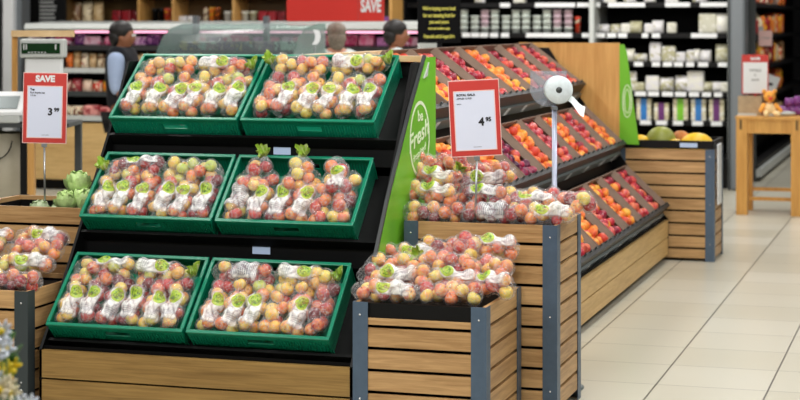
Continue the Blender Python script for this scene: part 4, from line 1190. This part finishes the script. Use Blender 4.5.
text_obj('lettering', 'WHILE', .034, M['ink_grey'], p, facing((0, -.009, z0 + .205)), sx=1.0, bold=.001)
text_obj('lettering', 'in', .024, M['ink_grey'], p, facing((0, -.009, z0 + .165)), bold=.001)
text_obj('lettering', 'stock', .030, M['ink_grey'], p, facing((0, -.009, z0 + .125)), bold=.001)
# plush toy
t = thing('plush_toy', 'small cream and orange plush toy on the wooden side table', 'toy', (on_table(770), TY + .10, th), TH)
cream = flat('cream plush', (238, 206, 150), .8, 0, .1, 40); orange = flat('orange plush', (232, 158, 60), .8, 0, .1, 40)
b = MB(); b.ball((0, 0, .058), .06, 16, 12, 0, (1, .9, .97)); b.build('body', cream, t)
b = MB(); b.ball((0, -.005, .165), .052, 16, 12, 0, (1, .95, .95)); hd = b.build('head', orange, t)
for s in (-1, 1):
    b = MB(); b.ball((s * .045, 0, .21), .02, 10, 8); b.build('ear', orange, hd)
    b = MB(); b.ball((s * .018, -.053, .175), .006, 8, 6); b.build('eye', M['ink'], hd)
    b = MB(); b.tube((s * .045, -.01, .10), (s * .085, -.05, .05), .02, .016); b.ball((s * .085, -.05, .05), .018, 10, 8); b.build('arm', orange, t)
    b = MB(); b.tube((s * .03, -.03, .03), (s * .05, -.10, .022), .024, .02); b.ball((s * .05, -.105, .024), .024, 10, 8); b.build('leg', cream, t)
b = MB(); b.ball((0, -.052, .152), .018, 10, 8, 0, (1.2, .7, .8)); b.build('muzzle', flat('red felt', (206, 60, 40), .7), hd)
t = thing('wrapped_bundle', 'white paper bundle lying by the plush toy on the table', 'bundle', (on_table(785), TY + .12, th), .4)
b = MB(); b.ball((0, 0, .022), 1, 14, 8, 0, (.10, .05, .022)); b.prism([(-.16, .006), (-.09, .0), (-.08, .04)], -.03, .03, 'y'); b.build('paper', M['grey_lt'], t)
for k, (px, z, s) in enumerate(((783, 0, .055), (792, 0, .06), (799, 0, .06), (788, .075, .05), (797, .085, .055))):
    X = on_table(px)
    o = pack('purple_pack', 'packaged food', ('purple pack behind the paper bundle on the table', 'middle purple pack standing on the wooden table', 'outermost purple pack standing on the wooden table', 'purple pack stacked above the paper bundle', 'purple pack stacked highest on the wooden table')[k], 'purple packs on the table', X, TY + .32, th + z, s * 2 * .85, .08, s * 1.45, M['purple'], .2 * k, 'bag')

# ------------------------------------------------------------------ aisle shelving
def gondola(label, X0, Ya, Yb, face, cols, seed, grp, px_lo):
    """shelving run along the aisle, its shelves open towards face (+1 = +x)"""
    rg = random.Random(seed); t = thing('aisle_shelving', label, 'shelving', (X0, Ya, 0)); L = Yb - Ya
    bk = -face * .24
    a, c = sorted((bk, bk + face * .03)); b = MB(); b.box(a, c, 0, L, 0, 2.3); b.build('back_panel', M['black_soft'], t)
    a, c = sorted((bk, 0)); b = MB(); b.box(a, c, 0, L, 0, .16); b.build('plinth', M['charcoal'], t)
    b = MB(); b.box(*sorted((0, face * .05)), 0, L, .05, .13); b.build('bumper', M['grey_lt'], t)
    b = MB(); b.box(a, c, -.03, 0, 0, 2.3); b.build('end_panel', M['charcoal'], t)
    zs = (.17, .52, .85, 1.18, 1.51, 1.84)
    for z in zs:
        b = MB(); b.box(a, c, 0, L, z - .025, z); q = sorted((0, face * .012)); b.box(q[0], q[1], 0, L, z - .035, z + .008, 1); b.build('shelf', [M['black'], M['black']], t)
    n = 0
    for r, z in enumerate(zs[1:]):
        y = Ya + .12; k = 0
        while y < Yb - .1 and k < 14:
            w = rg.choice((.18, .22, .26)); m = rg.choice(cols)
            pack('grocery_pack', 'grocery', '%s pack from the near end, %s shelf up, %s' % (ORD[k], ORD[r + 1], grp), 'packs %s' % grp, X0 - face * .11, y + w / 2, z + .001, .2, .16, rg.choice((.17, .21, .25)), m, PI / 2 * face + rg.uniform(-.1, .1), rg.choice(('bag', 'box'))); y += w + .03; k += 1
    return t
xg, _ = WY(756, 18.84)
gondola('aisle shelving full of bright snack packs beyond the grey column', xg, 18.84, 26.0, 1, [M['pack_warm'], M['pack_warm'], M['pack_red'], M['pack_tan']], 4, 'on the snack shelving', 0)
gondola('dark aisle shelving at the picture edge facing the snack shelving', xg + 1.75, 21.0, 33, -1, [M['black'], M['pack_violet'], M['charcoal'], M['pack_red']], 7, 'on the dark shelving', 0)
# hanging tag on the snack shelving
t = thing('hanging_tag', 'pale pink hanging ticket on the snack shelving', 'sign', (xg + .08, 19.0, 1.40), TH)
b = MB(); b.box(-.07, .07, -.003, .003, 0, .16); b.build('card', M['pink_edge'], t)
text_obj('lettering', '2 FOR', .04, M['ink_grey'], t, facing((0, -.0045, .08)))
b = MB(); b.box(-.07, -.02, -.001, .001, .16, .2); b.build('clip', M['steel'], t)
t = thing('hanging_tag', 'tilted white ticket lower on the snack shelving', 'sign', (xg + .10, 19.1, .93), TH)
b = MB(); b.box(-.07, .07, -.003, .003, 0, .17, 0, Matrix.Rotation(.35, 4, 'Y')); b.build('card', M['white'], t)
b = MB(); b.box(-.02, .02, -.0045, -.0032, .06, .09, 0, Matrix.Rotation(.35, 4, 'Y')); b.build('print', M['ink'], t)

# ------------------------------------------------------------------ flowers in a bucket, close to the camera
d = 4.3; X, Y = W(-4, d)
t = thing('flower_bucket', 'bucket of white and yellow flowers in front of the dark-posted bin', 'flowers', (X, Y, 0))
b = MB(); b.lathe([(.10, 0), (.13, .34), (.136, .35), (.12, .34), (.1, .1)], 24); b.build('bucket', M['black'], t)
rfw = random.Random(9)
spots = [(2, 333, 4.30, 'petal'), (6, 350, 4.28, 'petal'), (-3, 352, 4.25, 'petal'), (4, 372, 4.33, 'petal_yellow'), (10, 366, 4.36, 'petal_yellow'), (7, 388, 4.26, 'petal_cream'), (0, 392, 4.2, 'petal_cream'), (22, 408, 4.22, 'petal'), (28, 407, 4.3, 'petal'), (-6, 380, 4.3, 'petal'), (10, 394, 4.3, 'petal_cream')]
for px, py, dd, m in spots:
    x, y = W(px, dd); c = Vector((x - X, y - Y, ZZ(py, dd))); R = .027
    b = MB()
    for k in range(9):
        a = 2 * PI * k / 9
        mm = T(c) @ Euler((1.0, 0, rfw.uniform(-.4, .4))).to_matrix().to_4x4() @ Matrix.Rotation(a, 4, 'Z') @ T((R * .62, 0, .004)) @ Matrix.Rotation(-.35, 4, 'Y')
        b.ball((0, 0, 0), R * .62, 8, 6, 0, (1, .42, .16), mm)
    fl = b.build('blossom', M[m], t)
    b = MB(); b.ball(c + Vector((0, -.006, .004)), R * .32, 10, 8); b.build('flower_centre', M['petal_yellow'], fl)
    b = MB(); b.path([(c.x * .2, c.y * .2, .1), (c.x * .7, c.y * .7, c.z * .6), (c.x, c.y + .004, c.z - .004)], .0025, 6); b.build('stem', M['leaf_dark'], fl)
b = MB()
for k in range(34):
    px, py = rfw.uniform(-16, 16), rfw.uniform(340, 410); x, y = W(px, 4.36); c = Vector((x - X, y - Y, ZZ(py, 4.36)))
    b.ball((0, 0, 0), .024, 8, 6, 0, (.4, .1, 1.2), T(c) @ Euler((rfw.uniform(-.6, .6), rfw.uniform(-.9, .9), rfw.uniform(0, 3))).to_matrix().to_4x4())
b.build('leaves', M['leaf_dark'], t)

# ------------------------------------------------------------------ lights
def area(name, loc, sx, sy, e, c=(1, .975, .94), rot=(0, 0, 0)):
    l = bpy.data.lights.new(name, 'AREA'); l.shape = 'RECTANGLE'; l.size = sx; l.size_y = sy; l.energy = e; l.color = c
    o = bpy.data.objects.new(name, l); COL.objects.link(o); o.location = loc; o.rotation_euler = rot; return o
for X in (-4.2, -1.6, 1.0):
    for Y in (4.6, 8.0, 11.5, 15.0):
        area('ceiling_lamp', (X, Y, 3.3), .35, 2.4, 120)
for X in (-9, -6.5): 
    for Y in (10.5, 14.5): area('ceiling_lamp', (X, Y, 3.3), .35, 2.4, 110)
area('ceiling_lamp', (-.9, 21, 3.3), .35, 4.0, 150); area('ceiling_lamp', (-4.5, 16.6, 3.1), 4.0, .3, 60)
# accent lamps on the ceiling track over the aisle, aimed at the produce
for (X, Y, tx, ty, tz, e) in ((-2.6, 4.2, -2.9, 7.2, .9, 90), (-1.2, 4.6, -2.0, 7.2, .7, 70), (.2, 8.6, -2.2, 10.2, .8, 90), (-4.2, 4.4, -3.6, 7.1, .8, 60)):
    v = Vector((tx - X, ty - Y, tz - 3.2)); o = area('aimed_light', (X, Y, 3.2), .5, .5, e); o.rotation_euler = v.to_track_quat('-Z', 'Y').to_euler()
for (X, Y, Z, tx, ty, tz, e) in ((-4.0, 16.2, 3.2, -3.9, 18.2, 1.3, 60), (-2.4, 16.2, 3.2, -2.6, 18.2, 1.0, 60), (-1.0, 19.5, 3.2, -1.9, 20.0, 1.2, 40), (-8.0, 14.2, 3.2, -8.0, 16.1, 1.0, 40)):  # unseen fill lights added to brighten the chillers and snack shelving
    v = Vector((tx - X, ty - Y, tz - Z)); o = area('aimed_light', (X, Y, Z), .8, .3, e); o.rotation_euler = v.to_track_quat('-Z', 'Y').to_euler()
w = bpy.data.worlds.new('store'); SC.world = w; w.use_nodes = True
bg = w.node_tree.nodes['Background']; bg.inputs[0].default_value = (.95, .98, 1, 1); bg.inputs[1].default_value = .10

# ------------------------------------------------------------------ camera
cam = bpy.data.cameras.new('camera'); co = bpy.data.objects.new('camera', cam); COL.objects.link(co)
co.location = (0, 0, H); co.rotation_euler = (PI / 2, 0, TH)
cam.sensor_width = 36; cam.lens = 36 * F / 800; cam.shift_y = -(200 - 22) / 800; cam.clip_end = 100
cam.dof.use_dof = True; cam.dof.focus_distance = 7.5; cam.dof.aperture_fstop = 3.6
SC.camera = co
SC.cycles.transparent_max_bounces = 24; SC.cycles.max_bounces = 6; SC.cycles.use_denoising = True
SC.view_settings.view_transform = 'Standard'; SC.view_settings.look = 'None'; SC.view_settings.gamma = 1; SC.view_settings.use_curve_mapping = False
SC.view_settings.exposure = -1.38
